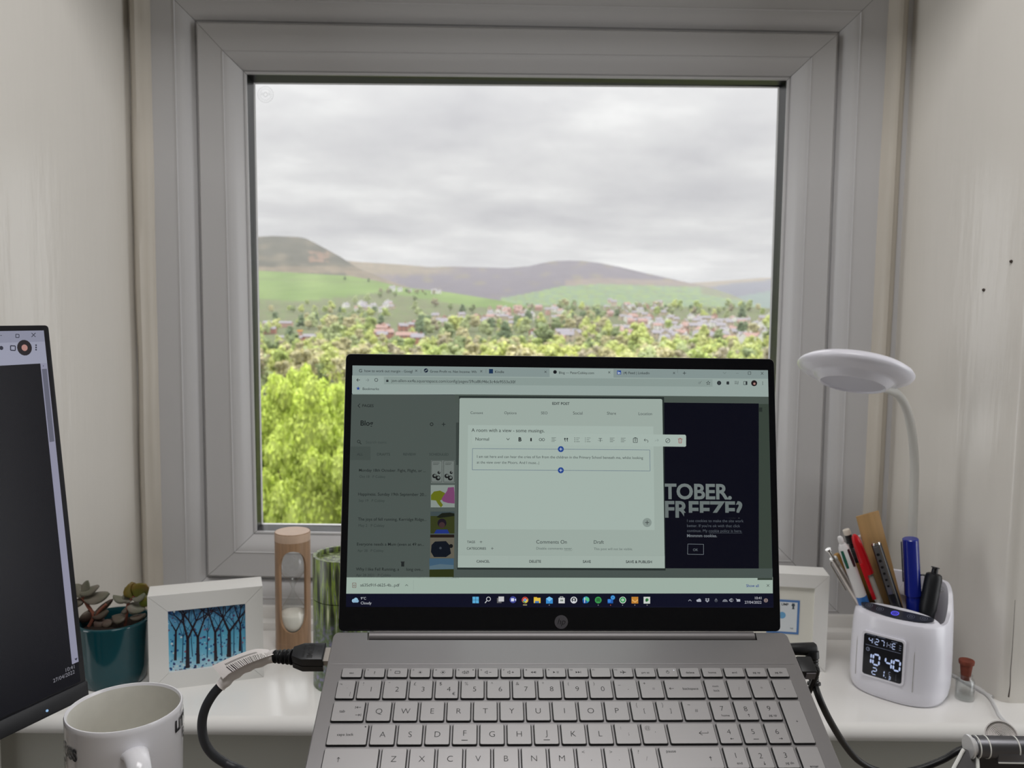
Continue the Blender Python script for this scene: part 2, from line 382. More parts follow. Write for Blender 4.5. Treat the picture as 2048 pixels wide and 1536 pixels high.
def strip(name,x0,x1,dx,rows,topf,botf,df,cf,label,amp=0):
    vs=[];cols=[];nx=int((x1-x0)/dx)+1
    for j in range(rows+1):
        for i in range(nx):
            x=x0+dx*i; t=j/rows; a=topf(x); b=botf(x); y=a+(b-a)*t
            vs.append(at(x,y,df(x,y,t))); cols.append(cf(x,y,t)+(1,))
    fs=[(j*nx+i,j*nx+i+1,(j+1)*nx+i+1,(j+1)*nx+i) for j in range(rows) for i in range(nx-1)]
    mb=MB(); mb.add(vs,fs,hillmat); o=mb.build(name,smooth=0); me=o.data
    me.polygons.foreach_set('use_smooth',[True]*len(fs))
    ca=me.color_attributes.new('Col','FLOAT_COLOR','POINT'); ca.data.foreach_set('color',[c for q in cols for c in q])
    o['kind']='structure'; o['label']=label; return o
hillmat=attr_mat('hillside_ground',.95,.01,.10)
def dkn(c): g_=sum(c)/3; return tuple((v*.88+g_*.12)*.45 for v in c)
GR,GR2,WOOD,HEA,BR,TAN,DK,BLU,GRH=[dkn(c) for c in (GR,GR2,WOOD,HEA,BR,TAN,DK,BLU,GRH)]
# valley side
def vc(x,y,t):
    n=nz(x,y,60,1); n2_=nz(x,y,14,5)
    if x<1062 and y<interp(x,[(500,600),(600,602),(700,593),(755,585),(765,579),(800,590),(900,606),(1060,628)]):
        c=mixc(GR,GR2,smooth01(n*1.4-.2)); 
        if abs(y-(556+.03*(x-510)+4*nz(x,0,90,9)))<1.2: c=mixc(c,WOOD,.4)
        return c
    return mixc(WOOD,GR2,smooth01(n2_*1.2-.3)*.7)
BOT=lambda x:1650
o=strip('valley_ground',-700,2700,9,150,lambda x:interp(x,TOP),BOT,lambda x,y,t:gdist(y),vc,'')
# re-space rows: most detail near the horizon is handled by a second finer strip
bpy.data.objects.remove(o)
def rowy(x,t): a=interp(x,TOP); return a+(1650-a)*(t**2.2)
def strip2():
    vs=[];cols=[];x0,x1,dx=-700,2700,6; nx=int((x1-x0)/dx)+1; rows=110
    for j in range(rows+1):
        for i in range(nx):
            x=x0+dx*i; y=rowy(x,j/rows); vs.append(at(x,y,gdist(y))); cols.append(vc(x,y,0)+(1,))
    fs=[(j*nx+i,j*nx+i+1,(j+1)*nx+i+1,(j+1)*nx+i) for j in range(rows) for i in range(nx-1)]
    mb=MB(); mb.add(vs,fs,hillmat); o=mb.build('valley_ground',smooth=0); me=o.data; me.polygons.foreach_set('use_smooth',[True]*len(fs))
    ca=me.color_attributes.new('Col','FLOAT_COLOR','POINT'); ca.data.foreach_set('color',[c for q in cols for c in q]); return o
tag(strip2(),'green pasture and wooded valley floor sloping up to the moors',kind='structure')
# steep brown hill on the left
LH=[(-700,430),(200,455),(420,470),(510,474),(545,472),(598,474),(612,477),(630,486),(660,502),(680,513),(700,526),(720,538),(745,548),(775,560),(810,572),(860,590)]
def lhc(x,y,t):
    n=nz(x,y,34,2); m_=nz(x,y,12,8)
    c=mixc(DK,BR,smooth01((n-.45)*3)*.7)
    e=interp(x,LH)
    if y>530+6*m_ and y<546 : c=mixc(c,TAN,.55*m_+.2)
    if 615<x<660 and 503<y<524 and m_>.45: c=mixc(c,dkn(lin((190,150,125))),.6)
    if y>542 and x>690: c=mixc(c,TAN,.3+.4*m_)
    return c
tag(strip('hill',-700,862,5,40,lambda x:interp(x,LH),lambda x:max(interp(x,LH)+2,interp(x,TOP)+8),lambda x,y,t:3700-1000*t,lhc,''),'steep rounded brown hill on the left above the pasture')
# long moor in the middle with the round heather top
MR=[(560,520),(690,521),(720,524),(800,529),(860,534),(910,533),(980,535),(1015,536),(1060,532),(1085,526),(1110,522),(1140,521),(1165,522),(1200,526),(1240,534),(1290,546),(1340,557),(1380,566),(1430,578),(1465,590),(1490,601),(1520,612)]
def mrc(x,y,t):
    n=nz(x,y,30,4); m_=nz(x,y,11,6); c=mixc(HEA,BR,smooth01((n-.55)*4)*.8)
    if y<552: c=mixc(c,mixc(BR,TAN,.2+.5*smooth01((m_-.4)*3)),smooth01((970+80*(n-.5)-x)/160)*(1 if y<546 else (552-y)/6))
    if x<760+60*m_ and y>548: c=mixc(c,TAN,.3)
    g=interp(x,[(900,612),(1040,590),(1120,573),(1200,568),(1300,571),(1400,574),(1500,590)])
    if 1130<x<1480 and y>g-12 and y<g+2: c=mixc(c,TAN,.35+.3*m_)
    if y>g and x>1000: c=mixc(GRH,GR,smooth01((m_-.3)*2)); 
    if y>g and x>1000 and nz(x,y,9,12)>.68: c=mixc(c,WOOD,.6)
    if x>1400 and y<g+14: c=mixc(c,BR,.6)
    return c
tag(strip('hill',560,1525,4,44,lambda x:interp(x,MR),lambda x:max(interp(x,MR)+1,630),lambda x,y,t:5200-2800*t,mrc,''),'long heather moor with a round purple summit in the middle distance')
FM=[(1300,575),(1375,566),(1410,564),(1470,560),(1520,556),(1570,554),(1750,540),(2700,500)]
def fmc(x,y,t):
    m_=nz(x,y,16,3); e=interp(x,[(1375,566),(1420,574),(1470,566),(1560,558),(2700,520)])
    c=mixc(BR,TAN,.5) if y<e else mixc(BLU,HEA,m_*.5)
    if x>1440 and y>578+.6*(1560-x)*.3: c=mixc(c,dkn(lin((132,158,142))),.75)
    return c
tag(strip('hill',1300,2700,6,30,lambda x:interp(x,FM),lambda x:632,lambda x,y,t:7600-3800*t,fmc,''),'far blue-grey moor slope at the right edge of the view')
# --- trees
def leafmat(name,col,tr=.25):
    m=bpy.data.materials.new(name); m.use_nodes=True; t=m.node_tree; b=t.nodes['Principled BSDF']; b.inputs['Roughness'].default_value=.6; b.inputs['Specular IOR Level'].default_value=.2
    a=t.nodes.new('ShaderNodeAttribute'); a.attribute_name='Col'; v=t.nodes.new('ShaderNodeVectorMath'); v.operation='MULTIPLY'; v.inputs[1].default_value=lin(col)
    t.links.new(a.outputs['Color'],v.inputs[0]); t.links.new(v.outputs[0],b.inputs['Base Color'])
    tl=t.nodes.new('ShaderNodeBsdfTranslucent'); t.links.new(v.outputs[0],tl.inputs[0]); mx=t.nodes.new('ShaderNodeMixShader'); mx.inputs[0].default_value=tr
    t.links.new(b.outputs[0],mx.inputs[1]); t.links.new(tl.outputs[0],mx.inputs[2]); t.links.new(mx.outputs[0],t.nodes['Material Output'].inputs[0]); return m
bark=mat('bark',(96,86,70),rough=.95)
def crown(seed,nb,nl,leaf,m,tall=1.0,core_=True,spread=.62):
    """unit crown (radius about 1, base z=0): sub-blobs wrapped in leaf sprays"""
    rnd=random.Random(seed); mb=MB(); cols=[]; blobs=[]
    for i in range(nb):
        a=rnd.uniform(0,2*PI); zt=rnd.uniform(0,1); rad=spread*math.sin(PI*min(1,.20+zt*.68))**.6*rnd.uniform(.55,1)
        r=rnd.uniform(.24,.40)*(1-.35*zt)*(3.4/ (nb**.5) if nb>12 else 1)
        blobs.append((Vector((rad*math.cos(a),rad*math.sin(a),(.25+1.55*zt)*tall)),r))
    blobs.append((Vector((0,0,.8*tall)),.55)); blobs.append((Vector((0,0,1.35*tall)),.4))
    for c,r in blobs:
        if core_:
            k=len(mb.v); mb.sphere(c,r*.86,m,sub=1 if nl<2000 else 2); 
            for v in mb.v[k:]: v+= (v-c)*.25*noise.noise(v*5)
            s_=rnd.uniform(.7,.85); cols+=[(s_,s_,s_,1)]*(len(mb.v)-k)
    tot=sum(r*r for c,r in blobs)
    for c,r in blobs:
        for i in range(int(nl*r*r/tot)):
            z=rnd.uniform(-.75,1); a=rnd.uniform(0,2*PI); q=math.sqrt(1-z*z); d=Vector((q*math.cos(a),q*math.sin(a),z))
            p=c+d*r*rnd.uniform(.82,1.15); nrm=(d+Vector((rnd.gauss(0,.5),rnd.gauss(0,.5),rnd.gauss(.2,.5)))).normalized()
            u=nrm.orthogonal().normalized(); u.rotate(Matrix.Rotation(rnd.uniform(0,6.3),3,nrm)); w=nrm.cross(u); s2=leaf*rnd.uniform(.6,1.3)
            k=len(mb.v); mb.add([p-u*s2,p-w*s2*.55,p+u*s2,p+w*s2*.55],[(0,1,2,3)],m)
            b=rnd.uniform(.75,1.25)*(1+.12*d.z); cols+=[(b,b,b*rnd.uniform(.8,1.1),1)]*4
    return mb,cols
def crown_mesh(name,*a,**k):
    mb,cols=crown(*a,**k); me=bpy.data.meshes.new(name); me.from_pydata(mb.v,[],mb.f); me.materials.append(mb.mats[0])
    ca=me.color_attributes.new('Col','FLOAT_COLOR','POINT'); ca.data.foreach_set('color',[c for q in cols for c in q]); me.update(); return me
def trunk_mesh(name,h=.5,r=.06,branches=4,seed=0):
    rnd=random.Random(seed); mb=MB(); mb.tube([(0,0,-h),(0,0,0),(.03,0,.5),(0,.02,1.0)],[r*1.3,r,r*.7,r*.3],6,bark)
    for i in range(branches):
        a=rnd.uniform(0,6.3); mb.tube([(0,0,.1+.1*i),(.25*math.cos(a),.25*math.sin(a),.45+.12*i),(.5*math.cos(a),.5*math.sin(a),.75+.15*i)],[r*.5,r*.35,r*.12],5,bark)
    me=bpy.data.meshes.new(name); me.from_pydata(mb.v,[],mb.f); me.materials.append(bark); me.update(); return me
TM=trunk_mesh('trunk',1.0,.07,4,1)
def put_tree(px,py_top,d,height,rad,cme,label,group,cat='tree',tm=None,rot=0,name='tree'):
    p=at(px,py_top,d); s=rad; hz=height
    base=Vector((p.x,p.y,p.z-hz))
    r=thing(name,label,cat,T(base)@rotz(rot),group)
    for nm,me in (('foliage',cme),('trunk',tm or TM)):
        o=bpy.data.objects.new(nm,me); C.objects.link(o); o.parent=r
        o.location=(0,0,hz*.18); o.scale=(s,s,hz*.82/1.95)
    return r
L1=leafmat('bright_spring_leaves',(204,218,118),.35); L2=leafmat('olive_spring_leaves',(170,180,96),.3)
near=crown_mesh('near_crown',11,60,24000,.026,L1,spread=.8); near2=crown_mesh('near_crown_b',12,54,18000,.028,L1,spread=.8)
thin=crown_mesh('thin_crown',13,30,7000,.026,L2,spread=.7,core_=False)
put_tree(556,716,34,13,2.7,near,'bright yellow-green leafy tree filling the lower left of the window',None,rot=.4)
put_tree(622,722,31,13,2.5,near2,'bright yellow-green tree top just left of the laptop lid',None,rot=2)
put_tree(690,742,33,12,2.5,near,'bright yellow-green tree partly behind the left edge of the laptop',None,rot=4)
put_tree(665,700,52,15,3.2,thin,'thin olive half-bare tree rising behind the bright ones',None,rot=1)
for i,(x,y,d) in enumerate(((420,735,33),(820,770,30),(960,765,34),(1110,770,31),(1260,760,33),(1420,775,30),(1580,765,34))):
    put_tree(x,y,d,12,3.0,(near,near2)[i%2],'bright spring tree in the near row hidden behind the laptop and frame','trees in the near row outside the window',rot=i)
# shared low-detail crowns for the wood and town
pal=[(204,212,138),(184,198,126),(200,206,128),(156,170,124),(202,196,158),(182,174,152),(134,152,118),(208,212,150),(186,196,148)]
FC=[crown_mesh('far_crown',100+i,9,620,.10,leafmat('woodland_leaves',c,.25)) for i,c in enumerate(pal)]
kinds=['pale yellow-green','mid green','bright lime','deep green','pale olive','bare brownish','dark evergreen-coloured','light green','soft green']
rnd=random.Random(5)
HOUSE_RECT=[(518,598,628,664),(545,662,660,682),(685,795,606,628),(742,838,640,690),(848,1035,622,656),(958,1125,612,650),(1210,1335,600,642),(1232,1540,632,690),(1060,1160,668,690),(860,1000,668,688)]
def in_house(x,y): return any(a<=x<=b and c<=y<=d for a,b,c,d in HOUSE_RECT)
def far_tree(px,py,size,k,label,group):
    """py is the foot of the tree on the ground, size its height in metres"""
    g=ground_at(px,py); hz=size; r=thing('tree',label,'tree',T(g)@rotz(rnd.uniform(0,6)),group)
    w=size*rnd.uniform(.42,.55)
    for nm,me in (('foliage',FC[k]),('trunk',TM)):
        o=bpy.data.objects.new(nm,me); C.objects.link(o); o.parent=r; o.location=(0,0,hz*.12); o.scale=(w,w,hz*.88/1.95)
W1='trees of the wooded belt behind the laptop top'
stuffv=[];stufff=[];stuffm=[];stuffc=[];SM=[]
def far_tree(px,py,size,k,label,group,stuff=False):
    """py is the foot of the tree on the ground, size its height in metres"""
    g=ground_at(px,py); hz=size; w=size*rnd.uniform(.42,.55); a=rnd.uniform(0,6)
    if stuff:
        M=T(g)@rotz(a)@T((0,0,hz*.10))@Matrix.Diagonal((w,w,hz*.88/1.95,1)); me=FC[k]; b=len(stuffv)
        if me.materials[0] not in SM: SM.append(me.materials[0])
        mi=SM.index(me.materials[0]); stuffv.extend([M@v.co for v in me.vertices]); stuffc.extend([tuple(d.color) for d in me.color_attributes['Col'].data])
        for p in me.polygons: stufff.append([b+q for q in p.vertices]); stuffm.append(mi)
        return
    r=thing('tree',label,'tree',T(g)@rotz(a),group)
    for nm,me in (('foliage',FC[k]),('trunk',TM)):
        o=bpy.data.objects.new(nm,me); C.objects.link(o); o.parent=r; o.location=(0,0,hz*.10); o.scale=(w,w,hz*.88/1.95)
KL=['pale yellow-green','mid green','bright lime','deep green','pale olive','bare brownish','dark green','light green','soft green']
for row,(y,n,sz,ind) in enumerate(((786,30,13,0),(764,34,12,0),(748,38,12,0),(736,40,11,0),(726,34,11,1),(717,36,11,1),(709,34,11,1),(702,44,11,0),(696,44,11,0))):
    for i in range(n):
        x=500+1070*(i+rnd.uniform(-.4,.4))/n; k=rnd.choice([0,1,4,4,0,5,7,8,2,3])
        if x>1230 and row>3: k=rnd.choice([0,2,7,4,1])
        third='left' if x<850 else ('middle' if x<1200 else 'right')
        far_tree(x,y+rnd.uniform(-3,3),sz*rnd.uniform(.75,1.2),k,'%s tree in the wooded belt above the laptop lid, %s part'%(KL[k],third),'%s trees in the %s part of the wooded belt'%(KL[k],third),not ind)
for i in range(440):
    x=rnd.uniform(500,1565); y=rnd.triangular(602,700,662)
    if x<770 and y<610: y=610+rnd.uniform(0,20)
    if 790<x<1045 and 580<y<626: y+=30
    if in_house(x,y) and rnd.random()<.93: continue
    if x>1060 and y<614: y=615+rnd.uniform(0,8)
    k=rnd.choice([0,1,3,4,5,8,8,0,6]); far_tree(x,y,rnd.uniform(13,24),k,'%s tree scattered among the houses of the town'%KL[k],'%s trees scattered through the town'%KL[k],i%8!=0)
for (x,y,s_,k) in ((905,668,26,2),(1045,666,22,2),(740,668,24,1),(552,664,20,7),(665,668,26,4),(700,670,24,4),(1275,704,21,0),(762,656,20,6),(1130,662,16,6),(1428,634,17,7),(1485,676,20,6),(1385,628,13,7),(1340,640,13,8),(690,560,12,6),(737,564,12,6),(760,596,18,3),(790,594,17,3),(735,604,20,8),(710,608,18,8),(830,604,18,3),(870,614,20,5),(900,622,18,3),(925,630,22,6),(945,626,20,3),(830,619,18,8)):
    far_tree(x,y,s_,k,'large %s tree standing out among the valley houses and fields'%KL[k],'large %s trees standing out in the valley'%KL[k])
for i in range(70):
    x=760+rnd.uniform(0,120) if i<14 else rnd.uniform(1040,1500); y=(583+.06*(x-760)+rnd.uniform(-3,3)) if i<14 else 615+rnd.uniform(-1,9)
    far_tree(x,y,rnd.uniform(9,14),rnd.choice([3,6,5,8]),'','',True)
me=bpy.data.meshes.new('distant_trees'); me.from_pydata(stuffv,[],stufff)
for m in SM: me.materials.append(m)
me.polygons.foreach_set('material_index',stuffm); ca=me.color_attributes.new('Col','FLOAT_COLOR','POINT'); ca.data.foreach_set('color',[c for q in stuffc for c in q]); me.update()
o=bpy.data.objects.new('distant_trees',me); C.objects.link(o); tag(o,'countless small trees filling the wood, the hedges and the town gardens','trees',kind='stuff')
# thin haze lying in the valley air
hz_m=bpy.data.materials.new('valley_haze'); hz_m.use_nodes=True; t=hz_m.node_tree; t.nodes.clear()
vo=t.nodes.new('ShaderNodeOutputMaterial'); vs_=t.nodes.new('ShaderNodeVolumeScatter'); vs_.inputs['Color'].default_value=(.97,.975,1,1); vs_.inputs['Density'].default_value=1/20000; t.links.new(vs_.outputs[0],vo.inputs['Volume'])
mb=MB(); mb.box((0,4600,0),(9000,9000,700),hz_m); o=mb.build('haze',smooth=0); tag(o,'thin pale haze hanging in the valley air before the moors',kind='stuff'); o['category']='haze'; o.visible_shadow=True
# --- houses
brick=mat('red_brick_wall',(168,118,104),rough=.9); stone=mat('buff_stone_wall',(186,172,152),rough=.9); render_=mat('white_render_wall',(226,224,220),rough=.85); pinkb=mat('pinkish_brick_wall',(182,146,134),rough=.9)
slate=mat('slate_roof',(134,130,136),rough=.8); tile=mat('brown_tile_roof',(152,124,116),rough=.85); wing=mat('dark_window_glass',(84,88,98),rough=.3); orange=mat('orange_cladding',(226,160,84),rough=.7); metalroof=mat('pale_metal_roof',(196,200,208),rough=.5)
def house_meshes(w,l,h,rh,wm,rm,nwin=2):
    a=MB(); x,y=w/2,l/2
    a.add([(-x,-y,-3),(x,-y,-3),(x,y,-3),(-x,y,-3),(-x,-y,h),(x,-y,h),(x,y,h),(-x,y,h),(-x,0,h+rh),(x,0,h+rh)],[(0,1,5,4),(1,2,6,9,5),(2,3,7,6),(3,0,4,8,7)],wm)
    b=MB(); o=.35
    b.add([(-x-o,-y-o,h-.2),(x+o,-y-o,h-.2),(x+o,0,h+rh+.15),(-x-o,0,h+rh+.15),(x+o,y+o,h-.2),(-x-o,y+o,h-.2)],[(0,1,2,3),(3,2,4,5)],rm)
    b.box((x*.55,0,h+rh+.5),(.9,.9,1.6),wm)
    c=MB()
    for i in range(nwin):
        for zz_ in (1.3,h-1.1): c.box((-x+w*(i+.5)/nwin,-y-.02,zz_),(1.3,.1,1.2),wing)
    out=[]
    for nm,q in (('walls',a),('roof',b),('windows',c)):
        me=bpy.data.meshes.new(nm); me.from_pydata(q.v,[],q.f)
        for m in q.mats: me.materials.append(m)
        me.polygons.foreach_set('material_index',q.mi); me.update(); out.append((nm,me))
    return out
HM=[house_meshes(9,8,5.4,2.6,brick,slate),house_meshes(10,8,5.4,2.8,stone,slate),house_meshes(9,8,5.2,2.5,render_,slate),house_meshes(11,8,5.4,2.8,pinkb,tile,3),house_meshes(20,8,5.6,2.6,stone,slate,5),house_meshes(18,8,5.6,2.6,brick,tile,5),house_meshes(9,8,5.2,2.5,render_,tile)]
def house(px,py,k,yaw,label,group,sc=1,name='house',cat='house',meshes=None):
    g=ground_at(px,py); r=thing(name,label,cat,T(g)@rotz(yaw)@Matrix.Scale(sc,4),group)
    for nm,me in (meshes or HM[k]):
        o=bpy.data.objects.new(nm,me); C.objects.link(o); o.parent=r
CL=[((690,790,608,626),18,[2,1,2,6],'pale house in the small cluster below the left pasture','houses below the left pasture'),
    ((745,838,650,690),15,[0,0,5,3],'red-brick house in the group left of centre','red-brick houses left of centre'),
    ((850,1035,636,655),20,[4,1,3,1],'buff house in the long rows at the centre of the valley','buff rows at the centre of the valley'),
    ((960,1122,616,646),36,[3,6,3,2,1],'pink or white house on the slope in the middle of the valley','houses on the slope in the middle'),
    ((1212,1335,602,640),26,[1,2,1,3],'grey-roofed house below the right-hand green hillside','houses below the right hillside'),
    ((1236,1545,636,688),112,[1,2,3,2,6,4,1],'small house in the dense town on the right side of the view','houses of the dense town at right'),
    ((1060,1160,672,688),8,[4,1,5],'terraced house glimpsed above the wood at centre','houses above the wood at centre')]
PLACED=[]
for (a,b,c,d),n,ks,lab,gr in CL:
    for i in range(n):
        for _ in range(30):
            x=rnd.uniform(a,b); y=rnd.uniform(c,d); g_=ground_at(x,y)
            if all((g_-q).length>17 for q in PLACED): break
        else: continue
        PLACED.append(g_); house(x,y,rnd.choice(ks),rnd.gauss(0,.35)+(PI/2 if rnd.random()<.3 else 0),lab,gr,rnd.uniform(1.0,1.35))
big=house_meshes(42,11,7,2.5,pinkb,slate,12); big2=house_meshes(26,10,6.5,2.4,brick,slate,8)
house(556,655,0,.05,'long pale-roofed block by the left edge of the view',None,1,'apartment_block','building',big)
house(530,668,0,.1,'reddish block low at the left edge of the view',None,1.05,'apartment_block','building',big2)
house(582,683,0,.02,'long low school building with windows, left of the orange one',None,.62,'school_building','building',big)
house(630,684,0,-.02,'low brick school wing right of the orange tower',None,.9,'school_building','building',big2)
g=ground_at(600,677); mb=MB(); mb.box((0,0,4),(5,5,12),pinkb); mb.box((0,0,11.2),(7,6,1.8),orange); o=mb.build('tower_block',smooth=0); o.location=g; o.scale=(.8,.8,.8); tag(o,'small tower with an orange top among the school buildings','building')
for (x,y,s_) in ((785,582,1.25),(800,583,1.0),(820,584,.7),(868,587,1.1),(878,587,.9)): house(x,y,2,.1,'white farm building on the crest of the pasture','white farm buildings on the pasture crest',s_*1.35,'farmhouse','building')
# ---------------------------------------------------------------- desk (its back edge stands clear of the wall)
DZ=H-.400
wood=mat('desk_laminate',(150,140,128),rough=.4,mott=(6,.12,(1,14,1)))
desk=thing('desk','desk with a pale worktop under the laptop stand, just below the picture',"desk",Vector((0,.32,DZ)))
mb=MB(); mb.box((0,0,-.0125),(1.5,.68,.025),wood,bev=.003); mb.build('worktop',desk)
for a in (-.7,.7):
    for b in (-.29,.29):
        mb=MB(); mb.box((a,b,-.025-(DZ-.025)/2),(.05,.05,DZ-.025),mat('desk_leg_metal',(60,60,62),rough=.4,metal=.8),bev=.004); mb.build('leg',desk)
# ---------------------------------------------------------------- laptop
tilt=.4327783; lyaw=.0405274; LO=Vector((.038416,.6418485,H-.249203))
e1=rotz(lyaw)@Vector((1,0,0)); ey=rotz(lyaw)@Vector((0,math.cos(tilt),math.sin(tilt)))
LM=frame(LO,e1,ey)
lap=thing('laptop','silver open laptop showing a blog editor, raised on a sloping stand before the window','laptop',LM)
alu=mat('silver_laptop_shell',(146,144,146),rough=.33,metal=.88,spec=.5,bump=(1500,.04,(1,1,1),.0003))
keym=mat('silver_key_cap',(160,158,159),rough=.42,metal=.65,bump=(1800,.04,(1,1,1),.0003))
dark=mat('key_shade_and_dots',(26,24,27),rough=.6); blk=mat('black_bezel',(10,11,16),rough=.16,spec=.35); legm=mat('legend_ink',(26,26,29),rough=.6)
hingem=mat('hinge_cover',(120,117,118),rough=.45,metal=.5)
u=.001
def roundrect(x0,y0,x1,y1,r,n=3):
    pts=[]
    for cx_,cy_,a0 in ((x1-r,y1-r,0),(x0+r,y1-r,PI/2),(x0+r,y0+r,PI),(x1-r,y0+r,1.5*PI)):
        for i in range(n+1): a=a0+PI/2*i/n; pts.append((cx_+r*math.cos(a),cy_+r*math.sin(a)))
    return pts
# base: deck with a hinge notch, sides taper under; local x right, y away, z up
bx0,bx1=-180*u,180*u; yb=-6.5*u; yf=-234*u; nx0,nx1=-152*u,153.5*u; nd_=-15.5*u
out=[]
R6=5*u
def arc(cx_,cy_,r,a0,a1,n=4): return [(cx_+r*math.cos(a0+(a1-a0)*i/n),cy_+r*math.sin(a0+(a1-a0)*i/n)) for i in range(n+1)]
out+=arc(bx1-9*u,yf+9*u,9*u,-PI/2,0); out+=arc(bx1-R6,yb-R6,R6,0,PI/2)
out+=[(nx1+.8*u,yb),(nx1+1.6*u,nd_),(nx0-1.6*u,nd_),(nx0-.8*u,yb)]
out+=arc(bx0+R6,yb-R6,R6,PI/2,PI); out+=arc(bx0+9*u,yf+9*u,9*u,PI,1.5*PI)
mb=MB(); mb.prism(out,-13*u,0,alu,bev=.7*u); base=mb.build('base',lap,smooth=14)
mb=MB(); mb.prism(roundrect(-168*u,-225*u,168*u,-20*u,8*u),-17*u,-12.9*u,mat('laptop_underside',(90,90,94),rough=.6)); mb.build('underside',lap)
# shallow step in the deck behind the keyboard
mb=MB(); mb.poly([(-176*u,-38.8*u,.12*u),(176*u,-38.8*u,.12*u),(176*u,-38*u,.17*u),(-176*u,-38*u,.17*u)][::1],alu); mb.poly([(-176*u,-38*u,.17*u),(176*u,-38*u,.17*u),(176*u,-30*u,.1*u),(-176*u,-30*u,.1*u)],alu); mb.build('deck_ridge',lap)
# hinge bar
mb=MB(); mb.tube([(nx0,-8.6*u,-3.6*u),(nx1,-8.6*u,-3.6*u)],4.6*u,16,hingem); mb.build('hinge_bar',lap)
# keyboard
KP=18.8157
def legend(mb,items,xc,yc,z):
    for it in items:
        txt,dx,dy,cap=it[:4]; al=it[4] if len(it)>4 else 'c'; of=it[5] if len(it)>5 else (-.012 if cap>2.7 else .006)
        put_text(mb,txt,legm,xc+dx*u,yc+dy*u-cap*u/2,cap=cap*u,align=al,z=z,off=of)
def line(mb,pts,w,m,z,fn=None):
    fn=fn or (lambda a,b:(a,b,z))
    for (a,b),(c,d) in zip(pts,pts[1:]):
        l=math.hypot(c-a,d-b) or 1e-9; nx_=-(d-b)/l*w/2; ny_=(c-a)/l*w/2
        mb.poly([fn(a+nx_,b+ny_),fn(a-nx_,b-ny_),fn(c-nx_,d-ny_),fn(c+nx_,d+ny_)],m)
def arrow(mb,x,y,dx,dy,l,z,bar=False,w=.35*u,m=None):
    m=m or legm
    line(mb,[(x-dx*l/2,y-dy*l/2),(x+dx*l/2,y+dy*l/2)],w,m,z)
    tx,ty=x+dx*l/2,y+dy*l/2; h=l*.32
    for s_ in (-1,1): line(mb,[(tx,ty),(tx-dx*h+s_*dy*h*.8,ty-dy*h-s_*dx*h*.8)],w,m,z)
    if bar: line(mb,[(tx+dx*w*2-dy*h,ty+dy*w*2-dx*h),(tx+dx*w*2+dy*h,ty+dy*w*2+dx*h)],w,m,z)
KEYS={}
def key(x0,x1,yc,h,items,extra=None,gap=2.2):
    """x0,x1 in mm incl. gap"""
    a,b=x0+gap/2,x1-gap/2; c=(a+b)/2; k=(round(b-a,2),h)
    if k not in KEYS:
        mb=MB(); w_=(b-a)/2; q=h/2
        mb.prism(roundrect(-(w_+.55)*u,-(q+.75)*u,(w_+.55)*u,(q+.35)*u,1.5*u),.04*u,.12*u,dark)  # dark plate and sides: painted shade of the gap round the cap
        mb.prism(roundrect(-(w_)*u,-q*u,w_*u,q*u,1.1*u),.1*u,.95*u,dark)
        mb.prism(roundrect(-(w_-.12)*u,-(q-.12)*u,(w_-.12)*u,(q-.12)*u,1.1*u),.9*u,1.5*u,keym,bev=.25*u)
        me_o=mb.build('key',lap,smooth=14); KEYS[k]=me_o.data; o=me_o
    else:
        o=bpy.data.objects.new('key',KEYS[k]); C.objects.link(o); o.parent=lap
    o.location=(c*u,yc*u,0)
    mb=MB(); legend(mb,items,0,0,1.56*u)
    if extra: extra(mb)
    if mb.v: mb.build('legend',o,smooth=0)
    return o
y0=-(62.75); rows=[y0-19.056*i for i in range(5)]
L0=-145.398-KP/2; LE=-170.0; RE=169.3
HK=16.4
num=[('`','¬','¦'),('1','!',''),('2','"',''),('3','£',''),('4','$','€'),('5','%',''),('6','^',''),('7','&',''),('8','*',''),('9','(',''),('0',')',''),('-','_',''),('=','+','')]
key(LE,L0,rows[0],HK,[('`',1,0,3),('¬',-4,4.5,2.6),('|',3.8,-3.8,3.2)])
for i,(c_,s_,t_) in enumerate(num[1:]):
    it=[(c_,1.5,0,4.5),(s_,-4.6,4.8,3.0 if s_ not in '_' else 2)]
    if t_: it.append((t_,5.2,-4.2,2.6))
    if c_ in '-=': it=[(c_,1.5,0,3.0),(s_,-4.6,4.8,2.6)]
    key(L0+i*KP,L0+(i+1)*KP,rows[0],HK,it)
xb_=L0+12*KP; NE=101.0; npw=(RE-NE)/4
key(xb_,NE,rows[0],HK,[('backspace',4.5,0,2.1)],lambda mb:arrow(mb,-9.5*u,0,-1,0,3.4*u,1.56*u))
for i,(c_,) in enumerate((('num\nlock',),('/',),('*',),('-',))):
    if i==0: key(NE,NE+npw,rows[0],HK,[('num',0,2.2,1.9),('lock',0,-1.8,1.9)])
    else: key(NE+i*npw,NE+(i+1)*npw,rows[0],HK,[(c_,0,0,3.2 if c_!='-' else 2.6)])
Q0=L0+.5*KP
def tabx(mb):
    arrow(mb,7*u,3.1*u,-1,0,3.2*u,1.56*u,True); arrow(mb,7*u,-3.3*u,1,0,3.2*u,1.56*u,True)
key(LE,Q0,rows[1],HK,[('tab',-4.2,0,2.3)],tabx)
for i,c_ in enumerate('QWERTYUIOP'): key(Q0+i*KP,Q0+(i+1)*KP,rows[1],HK,[(c_,0,0,4.7)])
key(Q0+10*KP,Q0+11*KP,rows[1],HK,[('[',1,0,3.4),('{',-4,4.8,3.2)]); key(Q0+11*KP,Q0+12*KP,rows[1],HK,[(']',1,0,3.4),('}',-4,4.8,3.2)])
key(Q0+12*KP,NE,rows[1],HK,[('#',0,0,2.9),('~',-4.5,5,2.4)])
A0=L0+.75*KP
